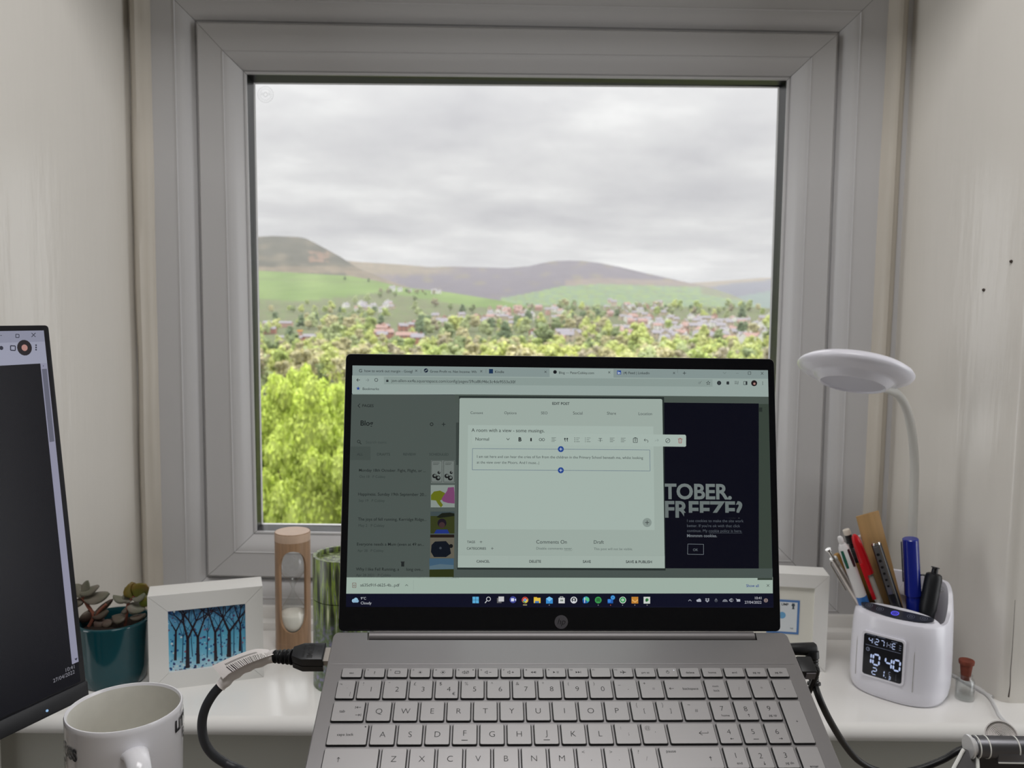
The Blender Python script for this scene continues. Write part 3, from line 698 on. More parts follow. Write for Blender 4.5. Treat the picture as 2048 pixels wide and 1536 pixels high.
def dot(mb):
    vs=[(11.5*u+.55*u*math.cos(a*PI/4),6*u+.55*u*math.sin(a*PI/4),1.57*u) for a in range(8)]; mb.poly(vs,dark)
key(LE,A0,rows[2],HK,[('caps lock',-1.5,0,2.2)],dot)
for i,c_ in enumerate('ASDFGHJKL'):
    key(A0+i*KP,A0+(i+1)*KP,rows[2],HK,[(c_,0,0 if c_ not in 'FJ' else .8,4.7)],(lambda mb:line(mb,[(-2.2*u,-5*u),(2.2*u,-5*u)],.55*u,legm,1.57*u)) if c_ in 'FJ' else None)
key(A0+9*KP,A0+10*KP,rows[2],HK,[(';',1,0,2.6),(':',-4,4.8,2.6)]); key(A0+10*KP,A0+11*KP,rows[2],HK,[("'",1,0,3),('@',-4,4.6,3.0)])
def ent(mb):
    arrow(mb,8*u,0,-1,0,6.4*u,1.56*u); line(mb,[(11.2*u,0),(11.2*u,1.3*u)],.35*u,legm,1.56*u)
key(A0+11*KP,NE,rows[2],HK,[],ent)
Z0=L0+1.25*KP
key(LE,Z0,rows[3],HK,[],lambda mb:arrow(mb,-8*u,-.5*u,0,1,3.6*u,1.56*u))
for i,c_ in enumerate('ZXCVBNM'): key(Z0+i*KP,Z0+(i+1)*KP,rows[3],HK,[(c_,0,0,4.7)])
for i,(c_,s_) in enumerate(((',','<'),('.','>'),('/','?'))): key(Z0+(7+i)*KP,Z0+(8+i)*KP,rows[3],HK,[(c_,1,-.5,3.4 if c_=='/' else 2.6),(s_,-4,4.6,3.0)])
key(Z0+10*KP,NE,rows[3],HK,[('pause',-13,5,2.2)],lambda mb:arrow(mb,13*u,-1*u,0,1,3.2*u,1.56*u))
sub=[[('7','home'),('8',(0,1)),('9','pg up')],[('4',(-1,0)),('5','_'),('6',(1,0))],[('1','end'),('2',(0,-1)),('3','pg dn')]]
for r_,row in enumerate(sub):
    for i,(c_,s_) in enumerate(row):
        if isinstance(s_,tuple): it=[(c_,0,1.2,4.3)]; ex=(lambda s_:(lambda mb:arrow(mb,1*u,-4.6*u,s_[0],s_[1],2.4*u,1.56*u)))(s_)
        elif s_=='_': it=[(c_,0,1.2,4.3)]; ex=lambda mb:line(mb,[(-1.2*u,-5*u),(2.6*u,-5*u)],.45*u,legm,1.57*u)
        else: it=[(c_,0,1.6,4.3),(s_,1.2,-4.4,1.9)]; ex=None
        key(NE+i*npw,NE+(i+1)*npw,rows[1+r_],HK,it,ex)
key(NE+3*npw,RE,(rows[1]+rows[2])/2,HK+19.056,[('+',0,0,2.4)]); key(NE+3*npw,RE,(rows[3]+rows[4])/2,HK+19.056,[('enter',0,2.5,2.0)])
bw=[19,19,19,19,102,19,19,19,19,17,17]; xk=LE
for w_ in bw: key(xk,xk+w_,rows[4],HK,[]); xk+=w_
key(NE+1*npw,NE+2*npw,rows[4],HK,[('0',0,1.6,4.3)]); key(NE+2*npw,NE+3*npw,rows[4],HK,[('.',0,0,2.6)])
fk=['esc','?','brt','dim','sun','mute','vol-','vol+','prev','play','next','','plane','prt sc','power','delete','home','end','pg up','pg dn']
fw_=(RE-(LE+1.5))/20
def circ(mb,x,y,r0,r1,m,z,n=12): ringpoly(mb,(x,y),r0,r1,n,m,lambda a,b:(a,b,z))
def fsym(k):
    z=1.56*u
    def f(mb):
        if k=='brt': line(mb,[(-1.8*u,-1*u),(1.8*u,-1*u),(1.8*u,1*u),(-1.8*u,1*u),(-1.8*u,-1*u)],.4*u,legm,z)
        if k in('dim','sun'):
            circ(mb,0,0,.0,.7*u,legm,z,8)
            for a in range(8): q=a*PI/4; line(mb,[(1.1*u*math.cos(q),1.1*u*math.sin(q)),((1.5 if k=='dim' else 1.9)*u*math.cos(q),(1.5 if k=='dim' else 1.9)*u*math.sin(q))],.3*u,legm,z)
        if k in('mute','vol-','vol+'):
            line(mb,[(-2.4*u,-.5*u),(-1.5*u,-.5*u),(-.6*u,-1.4*u),(-.6*u,1.4*u),(-1.5*u,.5*u),(-2.4*u,.5*u),(-2.4*u,-.5*u)],.32*u,legm,z)
            if k=='mute': line(mb,[(0,-1.2*u),(2.2*u,1.2*u)],.35*u,legm,z); circ(mb,1.2*u,0,1*u,1.3*u,legm,z); circ(mb,5.6*u,2.2*u,0,.5*u,dark,z,8)
            else: line(mb,[(.6*u,0),(2.4*u,0)],.35*u,legm,z)
            if k=='vol+': line(mb,[(1.5*u,-.9*u),(1.5*u,.9*u)],.35*u,legm,z)
        if k in('prev','play','next'):
            for i in range(2 if k!='play' else 1):
                x=(i*1.8-1.2)*u; s_=-1 if k=='prev' else 1
                mb.poly([(x-s_*.8*u,-.9*u,z),(x+s_*.8*u,0,z),(x-s_*.8*u,.9*u,z)],legm)
            line(mb,[(1.8*u,-.9*u),(1.8*u,.9*u)],.35*u,legm,z)
            if k=='play': line(mb,[(.9*u,-.9*u),(.9*u,.9*u)],.35*u,legm,z)
        if k=='plane':
            line(mb,[(-2*u,0),(2.2*u,0)],.5*u,legm,z); line(mb,[(-.4*u,1.6*u),(.8*u,0),(-.4*u,-1.6*u)],.45*u,legm,z); line(mb,[(-2*u,.7*u),(-1.6*u,0),(-2*u,-.7*u)],.35*u,legm,z)
        if k=='power':
            circ(mb,0,0,.95*u,1.25*u,legm,z,14); line(mb,[(0,.2*u),(0,1.7*u)],.35*u,legm,z+.01*u)
            circ(mb,5*u,1.8*u,0,.4*u,screen_mat((235,240,255)),z,8)
    return f
for i,k in enumerate(fk):
    it=[]
    if k in('esc','?','prt sc','delete','home','end','pg up','pg dn'): it=[(k,0,-.3,1.9 if k!='?' else 2.6)]
    if 1<=i<=12: it.append(('f%d'%i,-5.2,2.2,1.2))
    key(LE+1.5+i*fw_,LE+1.5+(i+1)*fw_,-47.6,8.6,it,None if it and k not in fk[2:13] else fsym(k))
# lid ------------------------------------------------------------
la=.6182438
# lid axes in laptop-local coordinates: leans away from the user
lv=Vector((0,math.sin(la),math.cos(la))); ln=Vector((1,0,0)).cross(lv)   # ln points to the user
LL=Matrix(((1,0,ln.x,0),(0,lv.y,ln.y,0),(0,lv.z,ln.z,0),(0,0,0,1)))     # local x right, y up the lid, z to the user
mb=MB(); mb.prism(roundrect(-177.8*u,2*u,177.8*u,218*u,4*u),-5.5*u,-1.2*u,alu,bev=0); mb.build('lid',lap,smooth=40,local=LL)
mb=MB(); mb.prism(roundrect(-177.3*u,-4*u,177.3*u,217.5*u,3.6*u),-1.2*u,0,blk); bez=mb.build('bezel',lap,smooth=40,local=LL)
mb=MB(); mb.prism(roundrect(-177.8*u,2*u,177.8*u,218*u,4*u),-1.3*u,-.9*u,mat('lid_edge',(196,196,198),rough=.3,metal=.7)); mb.build('lid_rim',lap,local=LL)
LW=LM@LL; sO=LW.translation.copy(); sa=LW.to_3x3()@Vector((1,0,0)); sb=LW.to_3x3()@Vector((0,1,0))
def SP_(x,y): return on_plane(x,y,sO,sa,sb)
D0,D1=14.72*u,(14.72+193.6)*u
sc_=screen_mat
mb=MB(); mb.add([(-172.1*u,D0,.03*u),(172.1*u,D0,.03*u),(172.1*u,D1,.03*u),(-172.1*u,D1,.03*u)],[(0,1,2,3)],sc_((20,22,40))); disp=mb.build('display',lap,smooth=0,local=LL)
class UI:
    """flat screen content laid out on a display plane from points measured on it"""
    def __init__(s,parent,fn,z0,lim=(-.1721,.1721,.01472,.20832)):
        s.mb=MB(); s.z=z0; s.p=parent
        def cf(x,y): a,b=fn(x,y); return min(max(a,lim[0]),lim[1]),min(max(b,lim[2]),lim[3])
        s.fn=cf
    def pt(s,x,y): a,b=s.fn(x,y); return (a,b,s.z)
    def rect(s,x0,y0,x1,y1,c,dy=0,m=None):
        """dy: extra height at the right end, following the tilt of the screen"""
        s.mb.add([s.pt(x0,y1),s.pt(x1,y1+dy),s.pt(x1,y0+dy),s.pt(x0,y0)],[(0,1,2,3)],m or sc_(c)); s.z+=.012*u; return s
    def poly(s,pts,c): s.mb.poly([s.pt(*p) for p in pts],sc_(c)); s.z+=.004*u
    def circle(s,x,y,r,c,r0=0,n=16): ringpoly(s.mb,(x,y),r0,r,n,sc_(c),lambda a,b:s.pt(a,b)); s.z+=.004*u
    def line(s,pts,w,c): line(s.mb,[s.fn(*p) for p in pts],w,sc_(c),s.z); s.z+=.004*u
    def text(s,t,x0,y,x1,c,off=0.0,h=None):
        a=s.fn(x0,y); b=s.fn(x1,y); sy=None
        if h: sy=abs(s.fn(x0,y-h)[1]-a[1])
        put_text(s.mb,t,sc_(c),a[0],a[1],width=b[0]-a[0],z=s.z,off=off,sy=sy); s.z+=.004*u
    def build(s,name): o=s.mb.build(name,s.p,smooth=0); return o
lp=lambda x,y:SP_(x,y)
INK=(44,50,52); GRY=(96,106,104)
u1=UI(disp,lp,.05*u)                                  # browser tabs and address bar
u1.rect(705,731,1537,789,(146,160,155),.5); 
u1.rect(705.5,731.5,1537,751,(134,149,147),7.2)
u1.rect(1099,737,1227,756,(152,167,162),1)
u1.rect(704,751,1537,787,(152,167,162),6.5)
u1.rect(768,753.5,1425,768.5,(140,155,150),5)
for t,a,b,y in (('G',718,724,744.5),('how to work out margin - Googl',729,825,744),('Gross Profit vs. Net Income: Wh',860,953,745),('Kindle',990,1008,746),('Blog — PeterCobley.com',1118,1188,747.5),('(4) Feed | LinkedIn',1247,1299,748)): u1.text(t,a,y,b,INK,.004)
for x,y in ((832.5,741.5),(962.5,742.5),(1091,743.7),(1218.5,744.8),(1348,746)): u1.line([(x-2,y-2),(x+2,y+2)],.3*u,INK) ; u1.line([(x-2,y+2),(x+2,y-2)],.3*u,INK)
u1.circle(852,741,4.2,(20,30,52)); u1.line([(849.5,742.5),(854.5,739.5)],.5*u,(150,165,160))
u1.rect(978,738,986,747,(28,52,84)); u1.circle(1110,744,4,(24,26,30),n=6); u1.rect(1234,741,1242,749,(40,74,150)); u1.text('in',1235.5,748,1240.5,(210,220,225),.02)
for x in (842,972,1355): u1.line([(x,738),(x,746)],.2*u,GRY)
u1.line([(1365.5,746.3),(1372,746.3)],.4*u,INK); u1.line([(1368.7,743),(1368.7,749.5)],.4*u,INK)
u1.line([(1446,744.5),(1449,747.5),(1452,744.5)],.25*u,GRY); u1.line([(1472,746.5),(1477,746.5)],.22*u,GRY)
u1.line([(1496,743.5),(1501.5,743.5),(1501.5,749),(1496,749),(1496,743.5)],.3*u,INK); u1.line([(1521.5,744),(1526.5,749.5)],.3*u,INK); u1.line([(1521.5,749.5),(1526.5,744)],.3*u,INK)
u1.line([(720,760),(713.5,760)],.45*u,INK); u1.line([(716.5,757),(713.5,760),(716.5,763)],.45*u,INK)
u1.line([(731.5,760.3),(738,760.3)],.35*u,(116,128,126)); u1.line([(735,757.3),(738,760.3),(735,763.3)],.35*u,(116,128,126))
u1.circle(752.5,760,3.6,INK,2.6,14); u1.rect(772.5,760,777,764,INK); u1.circle(774.8,760,1.7,INK,1.1,10)
u1.text('jon-allen-xx4a.squarespace.com/config/pages/59ca8fcf46c3c4de9553e30f',783,764,1031,INK,-.002)
u1.circle(1398.5,766,2.6,GRY,2.0,4); u1.line([(1399,766),(1403,762.5)],.3*u,GRY)
st=[(1416.3+(4.0 if i%2==0 else 1.7)*math.sin(i*PI/5),766-(4.0 if i%2==0 else 1.7)*math.cos(i*PI/5)) for i in range(11)]; u1.line(st,.28*u,INK)
u1.circle(1438,766,4.3,INK); u1.circle(1438,766,1.6,(60,66,68)); u1.circle(1455.3,766.5,3.2,INK,n=5); u1.rect(1453,763,1458,769,INK)
for k in range(3): u1.line([(1469,763+k*2.4),(1474,763+k*2.4)],.3*u,INK)
u1.line([(1475.5,769),(1476,762.5)],.35*u,INK)
u1.line([(1487,763),(1494,763),(1494,769.5),(1487,769.5),(1487,763)],.35*u,INK); u1.rect(1491,763,1494,769.5,INK)
u1.circle(1508,766.5,6,(34,26,28)); u1.circle(1508.5,767.5,2.3,(170,130,122))
for k in (-2.5,0,2.5): u1.circle(1525,766.5+k,.8,INK,n=6)
st=[(716.5+(4.2 if i%2==0 else 1.8)*math.sin(i*PI/5),777-(4.2 if i%2==0 else 1.8)*math.cos(i*PI/5)) for i in range(10)]; u1.poly(st,(44,72,150))
u1.text('Bookmarks',725.5,780,758,INK,0); u1.build('browser_bar')
u2=UI(disp,lp,.05*u)                                  # page list on the left
u2.rect(685,788,918,1155,(77,86,82),2)
u2.rect(690,893,741,920,(70,79,75),.3)
u2.rect(912,845,917.5,930,(58,66,63))
B_=(28,33,33); D_=(52,60,58)
u2.line([(720,807.5),(716,811.5),(720,815.5)],.45*u,B_); u2.text('PAGES',724.5,814,747,B_,.008); u2.text('Blog',721,851,746,B_,.015)
u2.circle(863.3,848.5,3.6,B_,2.2,10); u2.line([(883.5,848.7),(891,848.7)],.5*u,B_); u2.line([(887.2,845),(887.2,852.5)],.5*u,B_)
u2.circle(717.5,883,3.3,B_,2.3,12); u2.line([(719.6,885.3),(722.6,888.3)],.5*u,B_); u2.text('Search items',731.5,887,773,(62,71,68))
for t,a,b in (('ALL',714,726),('DRAFTS',754,780),('REVIEW',806.5,832),('SCHEDULED',858.5,897)): u2.text(t,a,911,b,D_,.01)
for t1,t2,y,x1,x2 in (('Monday 18th October. Fight, Flight, or ...','Oct 18   P Cobley',943,718,851),('Happiness. Sunday 19th September 20...','Sep 19   P Cobley',991,716.5,853),('The joys of fell running, Kerridge Ridge...','May 2   P Cobley',1041,716,853),('Everyone needs a Mum (even at 49 an...','Apr 28   P Cobley',1091,714,848)):
    u2.text(t1,x1,y,x2,B_,.004); u2.text(t2,x1+1,y+12.5,x1+53,D_)
u2.text('Why I like Fell Running, a      long ove...',712,1141,846,B_,.004); u2.text('Apr 28 2021   P Cobley',712,1152.5,782,D_)
u2.rect(802.5,1124.5,808.5,1133,(34,38,38)); u2.rect(801.5,1123,809.5,1124.5,(34,38,38))
# generic picture thumbnails
u2.rect(862,921,909.5,966,(112,120,116)); 
for x0 in (863,887.5):
    u2.line([(x0,922),(x0+21,922),(x0+21,964),(x0,964),(x0,922)],.25*u,(24,26,26)); u2.line([(x0+3,926),(x0+16,926)],.3*u,(30,32,32)); u2.line([(x0+3,929),(x0+14,929)],.3*u,(30,32,32))
    for cx_,cy_,r in ((x0+6,952,4.5),(x0+13,956,5),(x0+15,945,3)): u2.circle(cx_,cy_,r,(26,28,28)); u2.circle(cx_+1,cy_-1,r*.5,(104,112,108))
u2.rect(861.5,970,909.5,1015,(132,142,136)); u2.poly([(862,990),(868,983),(880,981),(890,986),(888,998),(880,1001),(886,1010),(882,1015),(876,1008),(872,1001),(862,1000)],(96,104,24)); u2.poly([(888,990),(894,982),(896,975),(908,974),(909,985),(909.3,1007),(896,1006),(886,1003),(883,998)],(116,66,104)); u2.line([(862,1015.3),(909,1015.3)],.25*u,(40,44,44))
u2.rect(861,1023,909,1067,(52,58,28)); u2.rect(861,1023,909,1032,(62,74,76)); u2.poly([(873,1034),(884,1026),(900,1025),(909,1027),(909,1032),(880,1036)],(24,28,20)); u2.circle(884,1046,9,(28,22,32)); u2.circle(884,1050,6,(62,44,46)); u2.poly([(868,1067),(873,1059),(895,1059),(899,1067)],(32,50,120))
u2.rect(860.5,1069,908.5,1116,(96,92,80)); u2.rect(860.5,1069,908.5,1075,(34,26,22)); u2.poly([(863,1090),(870,1083),(892,1082),(899,1090),(902,1107),(892,1114),(868,1114),(862,1104)],(14,20,30)); u2.circle(902,1092,4,(18,20,22)); u2.circle(881,1096,2.5,(60,66,74))
u2.rect(859,1117,907.5,1154,(44,50,22)); u2.rect(859,1117,907.5,1138,(62,90,112)); u2.poly([(859,1132),(880,1128),(907,1130),(907,1138),(859,1139)],(84,106,118)); u2.build('page_list')
u3=UI(disp,lp,.05*u)                                  # page preview on the right
u3.rect(910,788,1540,806,(76,86,80),4); u3.rect(1515,808,1545,1160,(58,68,60)); u3.rect(1318,805,1517.5,1142,(9,10,22),2); u3.rect(905,1136,1545,1155,(74,84,80),1)
u3.rect(1518,815,1524.5,823.5,(40,48,44)); u3.circle(1521.5,811,1,(60,68,64),n=6)
W_=(112,121,120)
u3.text('TOBER.',1327,997,1463.5,W_,.03)
u3.text('FREEZE?',1330,1034,1485,(104,113,112),.03); u3.rect(1368,1025.5,1490,1036,(9,10,22))
for i,(t,b) in enumerate((('I use cookies to make the site work',1487),("better. If you're ok with that click",1480),('continue. My cookie policy is here.',1484),('Mmmmm cookies.',1434))):
    u3.text(t,1374,1044+i*10,b,(84,90,98) if i<3 else (112,118,124),.0 if i<3 else .02)
u3.line([(1418,1066),(1484,1066.3)],.2*u,(84,90,98))
u3.line([(1375.5,1088),(1407,1088.5),(1407,1109),(1375,1108.5),(1375.5,1088)],.3*u,(120,128,134)); u3.text('OK',1386,1102,1396,(110,118,124)); u3.build('page_preview')
u4=UI(disp,lp,.14*u)                                  # dialog
u4.mb.poly([u4.pt(*p) for p in ((914,1139),(1331,1141),(1328,794),(918,792))],sc_((40,48,46))); u4.z+=.02*u
u4.mb.poly([u4.pt(*p) for p in ((915.5,1135),(1329.5,1136.5),(1324.5,800),(1322,798),(921,796),(919,798))],sc_((158,172,164))); u4.z+=.02*u
u4.mb.poly([u4.pt(*p) for p in ((933,1058),(1309,1060),(1306.5,853),(936,850))],sc_((166,181,173))); u4.z+=.02*u
u4.rect(916,1110.5,1329.3,1135,(162,176,168),1.2); u4.line([(916,1110),(1329,1111.5)],.15*u,(146,160,153))
for x in (1018,1122,1226): u4.line([(x,1112),(x,1135)],.12*u,(148,161,155))
u4.text('EDIT POST',1104.5,809.5,1139,INK,.02)
for t,a,b,y in (('Content',941,966,828),('Options',1008.5,1033,828.3),('SEO',1082,1095,828.5),('Social',1146,1165,829),('Share',1214,1232,829.3),('Location',1277,1304,830)): u4.text(t,a,y,b,(70,78,78))
u4.text('A room with a view - some musings.',943,863.5,1089,(34,38,40),.0)
u4.line([(945,897),(1299.5,900),(1300,942),(944.5,939.5),(945,897)],.28*u,(66,84,116))
u4.text('I am sat here and can hear the cries of fun from the children in the Primary School beneath me, whilst looking',954,915.5,1286,(60,66,68)); u4.text('at the view over the Moors. And I muse...|',953.5,927,1078,(60,66,68))
u4.mb.poly([u4.pt(*p) for p in ((944,888.5),(1370,893.5),(1372,892),(1372,872),(1370,869.5),(945,865.5))],sc_((168,183,175))); u4.z+=.02*u
u4.text('Normal',951,881,978,(44,50,52),.002)
u4.line([(1013,876.5),(1016,880),(1019,876.5)],.4*u,INK)
u4.text('B',1037,882.5,1043,(24,28,30),.035); u4.text('I',1060.5,882.5,1063.5,(30,34,36),.0,h=7)
u4.circle(1080.8,879.2,3,INK,2.1,12); u4.circle(1086.6,879.3,3,INK,2.1,12)
def bars(x,y,w,n=4,c=INK,g=2.5):
    for i in range(n): u4.line([(x,y+i*g),(x+w*(1 if i%2==0 else .7),y+i*g)],.25*u,c)
bars(1103,875.5,9); u4.circle(1129.8,877.5,1.7,INK,n=8); u4.circle(1134.4,877.5,1.7,INK,n=8); u4.line([(1129,877.5),(1130.5,883)],.5*u,INK); u4.line([(1133.6,877.5),(1135.1,883)],.5*u,INK)
bars(1152,876,7.5,3,INK,3.7); bars(1173,876,8,3,INK,3.7)
for i in range(3): u4.circle(1149.5,876+3.7*i,.9,INK,n=6); u4.line([(1170.5,874.8+3.7*i),(1170.5,877.2+3.7*i)],.25*u,INK)
u4.line([(1197,877),(1204,877)],.35*u,INK); u4.line([(1200.5,877),(1200.5,884)],.35*u,INK); u4.line([(1195.5,881),(1205.5,881)],.2*u,INK)
bars(1219.5,876,9.5,4); bars(1241.5,876.3,9.5,4)
u4.line([(1266.5,876.5),(1274.5,876.5),(1274.5,885),(1266.5,885),(1266.5,876.5)],.4*u,INK); u4.text('T',1268.5,883.5,1272.5,INK,.02); u4.rect(1268.5,875,1272.5,877,INK)
u4.line([(1290.5,877.5),(1288,880),(1290.5,882.5)],.35*u,INK); u4.line([(1288,880),(1294,880),(1296,882),(1295,885)],.35*u,INK)
u4.line([(1314,878),(1317,880.5),(1314,883)],.3*u,(140,152,148)); u4.line([(1317,880.5),(1311,880.5),(1309.5,883)],.3*u,(140,152,148))
u4.circle(1335.3,881.3,4.7,INK,3.8,18); u4.line([(1332.4,884),(1338.2,878.6)],.35*u,INK)
u4.line([(1357,878.6),(1357.6,886),(1362.6,886),(1363.2,878.6)],.4*u,(150,60,62)); u4.line([(1355.6,878),(1364.6,878)],.4*u,(150,60,62)); u4.line([(1358.5,876.6),(1361.7,876.6)],.4*u,(150,60,62)); u4.line([(1360,880),(1360,884.5)],.25*u,(150,60,62))
for x,y in ((1121.5,898.3),(1121.5,940.6)):
    u4.circle(x,y,6,(38,70,140),n=20); u4.line([(x-3,y),(x+3,y)],.4*u,(196,208,220)); u4.line([(x,y-3),(x,y+3)],.4*u,(196,208,220))
u4.circle(1294,1045,9,(136,149,143),n=24); u4.line([(1290,1045),(1298,1045)],.42*u,(36,40,42)); u4.line([(1294,1041),(1294,1049)],.42*u,(36,40,42))
u4.text('TAGS',934,1086,950,INK,.01); u4.text('CATEGORIES',933.5,1099,972,INK,.01)
for x,y in ((962,1083.7),(984.5,1096.7)): u4.line([(x-2.6,y),(x+2.6,y)],.28*u,INK); u4.line([(x,y-2.6),(x,y+2.6)],.28*u,INK)
u4.text('Comments On',1072.5,1087,1133.5,(50,56,58)); u4.text('Draft',1187.5,1087.3,1207.5,(50,56,58)); u4.text('Disable comments never.',1072.5,1099,1145,GRY); u4.text('This post will not be visible.',1187.5,1100,1265,GRY); u4.line([(1128.5,1101),(1144,1101)],.2*u,GRY)
for t,a,b,y in (('CANCEL',953,979.5,1125),('DELETE',1058.5,1082,1125.2),('SAVE',1165.5,1181.5,1125.6),('SAVE & PUBLISH',1251.5,1303.5,1126)): u4.text(t,a,y,b,INK,.015)
u4.build('edit_dialog')
u5=UI(disp,lp,.05*u)                                  # download strip
u5.rect(685,1154.5,1545.6,1187.3,(160,177,166),-.6)
u5.text('a635d91f-d625-4b...pdf',720.5,1173,799,INK); u5.line([(810.5,1172),(813.2,1169),(816,1172)],.3*u,INK); u5.line([(827,1160),(827,1183)],.15*u,(136,150,142))
u5.line([(705,1166),(712,1166),(712,1175),(705,1175),(705,1166)],.35*u,(110,70,64)); u5.circle(708.5,1171,2,(110,70,64),1.2,8)
u5.text('Show all',1492.5,1174,1517.5,(48,66,140),.01); u5.line([(1533.5,1168.5),(1538.5,1173.5)],.3*u,INK); u5.line([(1533.5,1173.5),(1538.5,1168.5)],.3*u,INK); u5.build('download_bar')
u6=UI(disp,lp,.05*u)                                  # taskbar
u6.rect(685,1188,1546.3,1214,(13,15,34),-.5)
u6.circle(707.5,1201.5,3.8,(150,186,210)); u6.circle(711.8,1199.5,4.2,(150,190,214)); u6.circle(714.6,1202,3,(132,170,200)); u6.rect(706,1201,716,1205,(140,176,204))
u6.text('9°C',721.5,1199,732,(196,200,208)); u6.text('Cloudy',721.5,1208.5,743,(190,194,202))
X0=951; 
for i in range(2):
    for j in range(2): u6.rect(945+i*6.6,1193.4+j*6.8,951+i*6.6,1199.6+j*6.8,(92,170,214))
u6.circle(977,1198,4.6,(210,212,216),3.4,18); u6.line([(973.6,1201.6),(970,1206)],.6*u,(210,212,216))
u6.rect(994,1196,1003,1206,(96,96,98)); u6.rect(997,1193,1008,1203,(196,196,198))
u6.circle(1026,1199.3,6.8,(66,74,150)); u6.rect(1022,1196.5,1028,1202.5,(216,222,240)); u6.poly([(1029,1199.5),(1032,1197),(1032,1202)],(216,222,240))
u6.circle(1050,1200,6.6,(186,70,60),n=20); u6.poly([(1050,1200),(1044.3,1203.3),(1050,1206.6),(1054,1205.2)],(70,150,80)); u6.poly([(1050,1200),(1056.6,1200),(1055.7,1196.8),(1055.7,1203.3),(1051,1206.6)],(220,190,70)); u6.circle(1050,1200,3,(226,230,226)); u6.circle(1050,1200,2.3,(70,120,200)); u6.rect(1046,1209,1054,1210.6,(180,170,120))
u6.rect(1067.5,1194,1074,1197,(206,168,50)); u6.rect(1067.5,1195.5,1081,1206,(226,190,70)); u6.rect(1070,1202,1078,1206,(70,120,180))
u6.rect(1092,1197,1105.5,1207,(60,140,206)); u6.poly([(1092,1197),(1098.7,1193),(1105.5,1197),(1098.7,1203)],(120,190,236)); u6.circle(1098.5,1210,1,(150,150,156),n=6)
u6.rect(1117,1195.5,1129.5,1206.5,(206,208,208)); u6.line([(1120,1195.5),(1120,1193.5),(1126,1193.5),(1126,1195.5)],.4*u,(206,208,208)); u6.rect(1121,1199,1123,1202.5,(80,90,90)); u6.rect(1124,1199,1126,1202.5,(90,110,80))
u6.circle(1147.5,1200,6.8,(214,216,220)); u6.circle(1147.5,1199.5,4.6,(30,34,40)); u6.rect(1145.7,1197,1149.3,1204,(214,216,220)); u6.circle(1147.5,1200.6,1.2,(30,34,40))
u6.circle(1172,1199.5,6.8,(40,130,180)); u6.poly([(1172,1193),(1178,1196),(1178.5,1202),(1173,1203),(1170,1199)],(90,190,130)); u6.circle(1169.3,1203,4,(30,80,160)); u6.text('1',1168.5,1205.5,1170,(220,226,230))
u6.circle(1196.3,1200,6.8,(60,150,80)); 
for k in range(3): u6.line([(1192.5,1197.6+2.3*k),(1196.5,1196.8+2.3*k),(1200.2,1198+2.3*k)],.45*u,(16,30,24))
u6.circle(1196.3,1210,1,(150,150,156),n=6)
u6.rect(1215,1198,1226,1206.5,(36,90,170)); u6.circle(1218.5,1201.5,3.5,(60,130,210)); u6.circle(1225.5,1195,4.6,(40,120,190)); u6.circle(1225.5,1195,3.2,(110,180,220),2.3,10); u6.circle(1221,1210,1,(180,90,80),n=6)
u6.circle(1245.3,1200,6.8,(210,218,210)); u6.circle(1245.3,1199.8,5.6,(60,150,90)); u6.circle(1245.3,1199.8,2.6,(214,226,214),1.2,10); u6.circle(1245,1210,1,(150,150,156),n=6)
u6.rect(1262.8,1193.5,1276.3,1206.8,(190,128,52)); u6.poly([(1264,1198),(1270,1203),(1275.5,1198),(1275.5,1201),(1270,1205),(1264,1201)],(226,178,104)); u6.circle(1269.5,1210,1,(150,150,156),n=6)
u6.rect(1287,1193.5,1300,1207,(202,208,202)); u6.circle(1293.8,1199.5,3.2,(54,120,64)); u6.poly([(1290.5,1199.5),(1293,1196.2),(1293.6,1203.6),(1291,1203)],(40,96,52)); u6.circle(1294,1210,1,(150,150,156),n=6)
TI=(172,176,186)
u6.line([(1376.5,1202),(1379.5,1199),(1382.5,1202)],.35*u,TI); u6.circle(1395,1201,2.4,TI); u6.circle(1398.5,1200,3,TI); u6.rect(1394,1200.5,1402,1203.4,TI)
for dx,dy in ((-2.3,-1.8),(2.3,-1.8),(-2.3,1.4),(2.3,1.4),(0,3.4)): u6.poly([(1414.3+dx-2.1,1199.6+dy),(1414.3+dx,1198+dy),(1414.3+dx+2.1,1199.6+dy),(1414.3+dx,1201.2+dy)],TI)
u6.line([(1431.8,1196.8),(1431.8,1201.5)],.7*u,(120,124,134)); u6.circle(1431.8,1200.8,3,(110,114,124),2.4,12)
for r in (1.4,3.2,5): ringpoly(u6.mb,(1449.7,1203.4),r-.8,r,10,sc_(TI),lambda a,b:u6.pt(a,min(b,1203.4)))
u6.line([(1458.5,1199),(1460.5,1199),(1462.5,1196.8),(1462.5,1203.6),(1460.5,1201.4),(1458.5,1201.4),(1458.5,1199)],.3*u,TI); u6.circle(1462.5,1200.2,3.6,TI,3,12)
u6.rect(1473,1198.2,1480,1203,TI); u6.line([(1471.5,1197),(1475,1201)],.4*u,TI)
u6.text('10:41',1509.5,1198.3,1522.5,(190,192,200)); u6.text('27/04/2022',1489,1207,1522.5,(184,186,196)); u6.circle(1531.3,1200.6,4.2,(132,118,116)); u6.text('3',1530,1203,1532.6,(60,50,54)); u6.build('taskbar')
# maker's round mark on the bezel below the screen
mb=MB(); bc=SP_(1122.5,1244); bg_=mat('bezel_mark_grey',(96,94,100),rough=.4,metal=.3)
ringpoly(mb,bc,0,5.4*u,36,bg_,lambda a,b:(a,b,.06*u)); put_text(mb,'hp',mat('bezel_mark_dark',(16,16,22),rough=.4),bc[0]-.1*u,bc[1]-1.9*u,cap=4.9*u,align='c',z=.09*u,off=-.01,shear=.28); mb.build('round_logo',lap,smooth=0,local=LL)
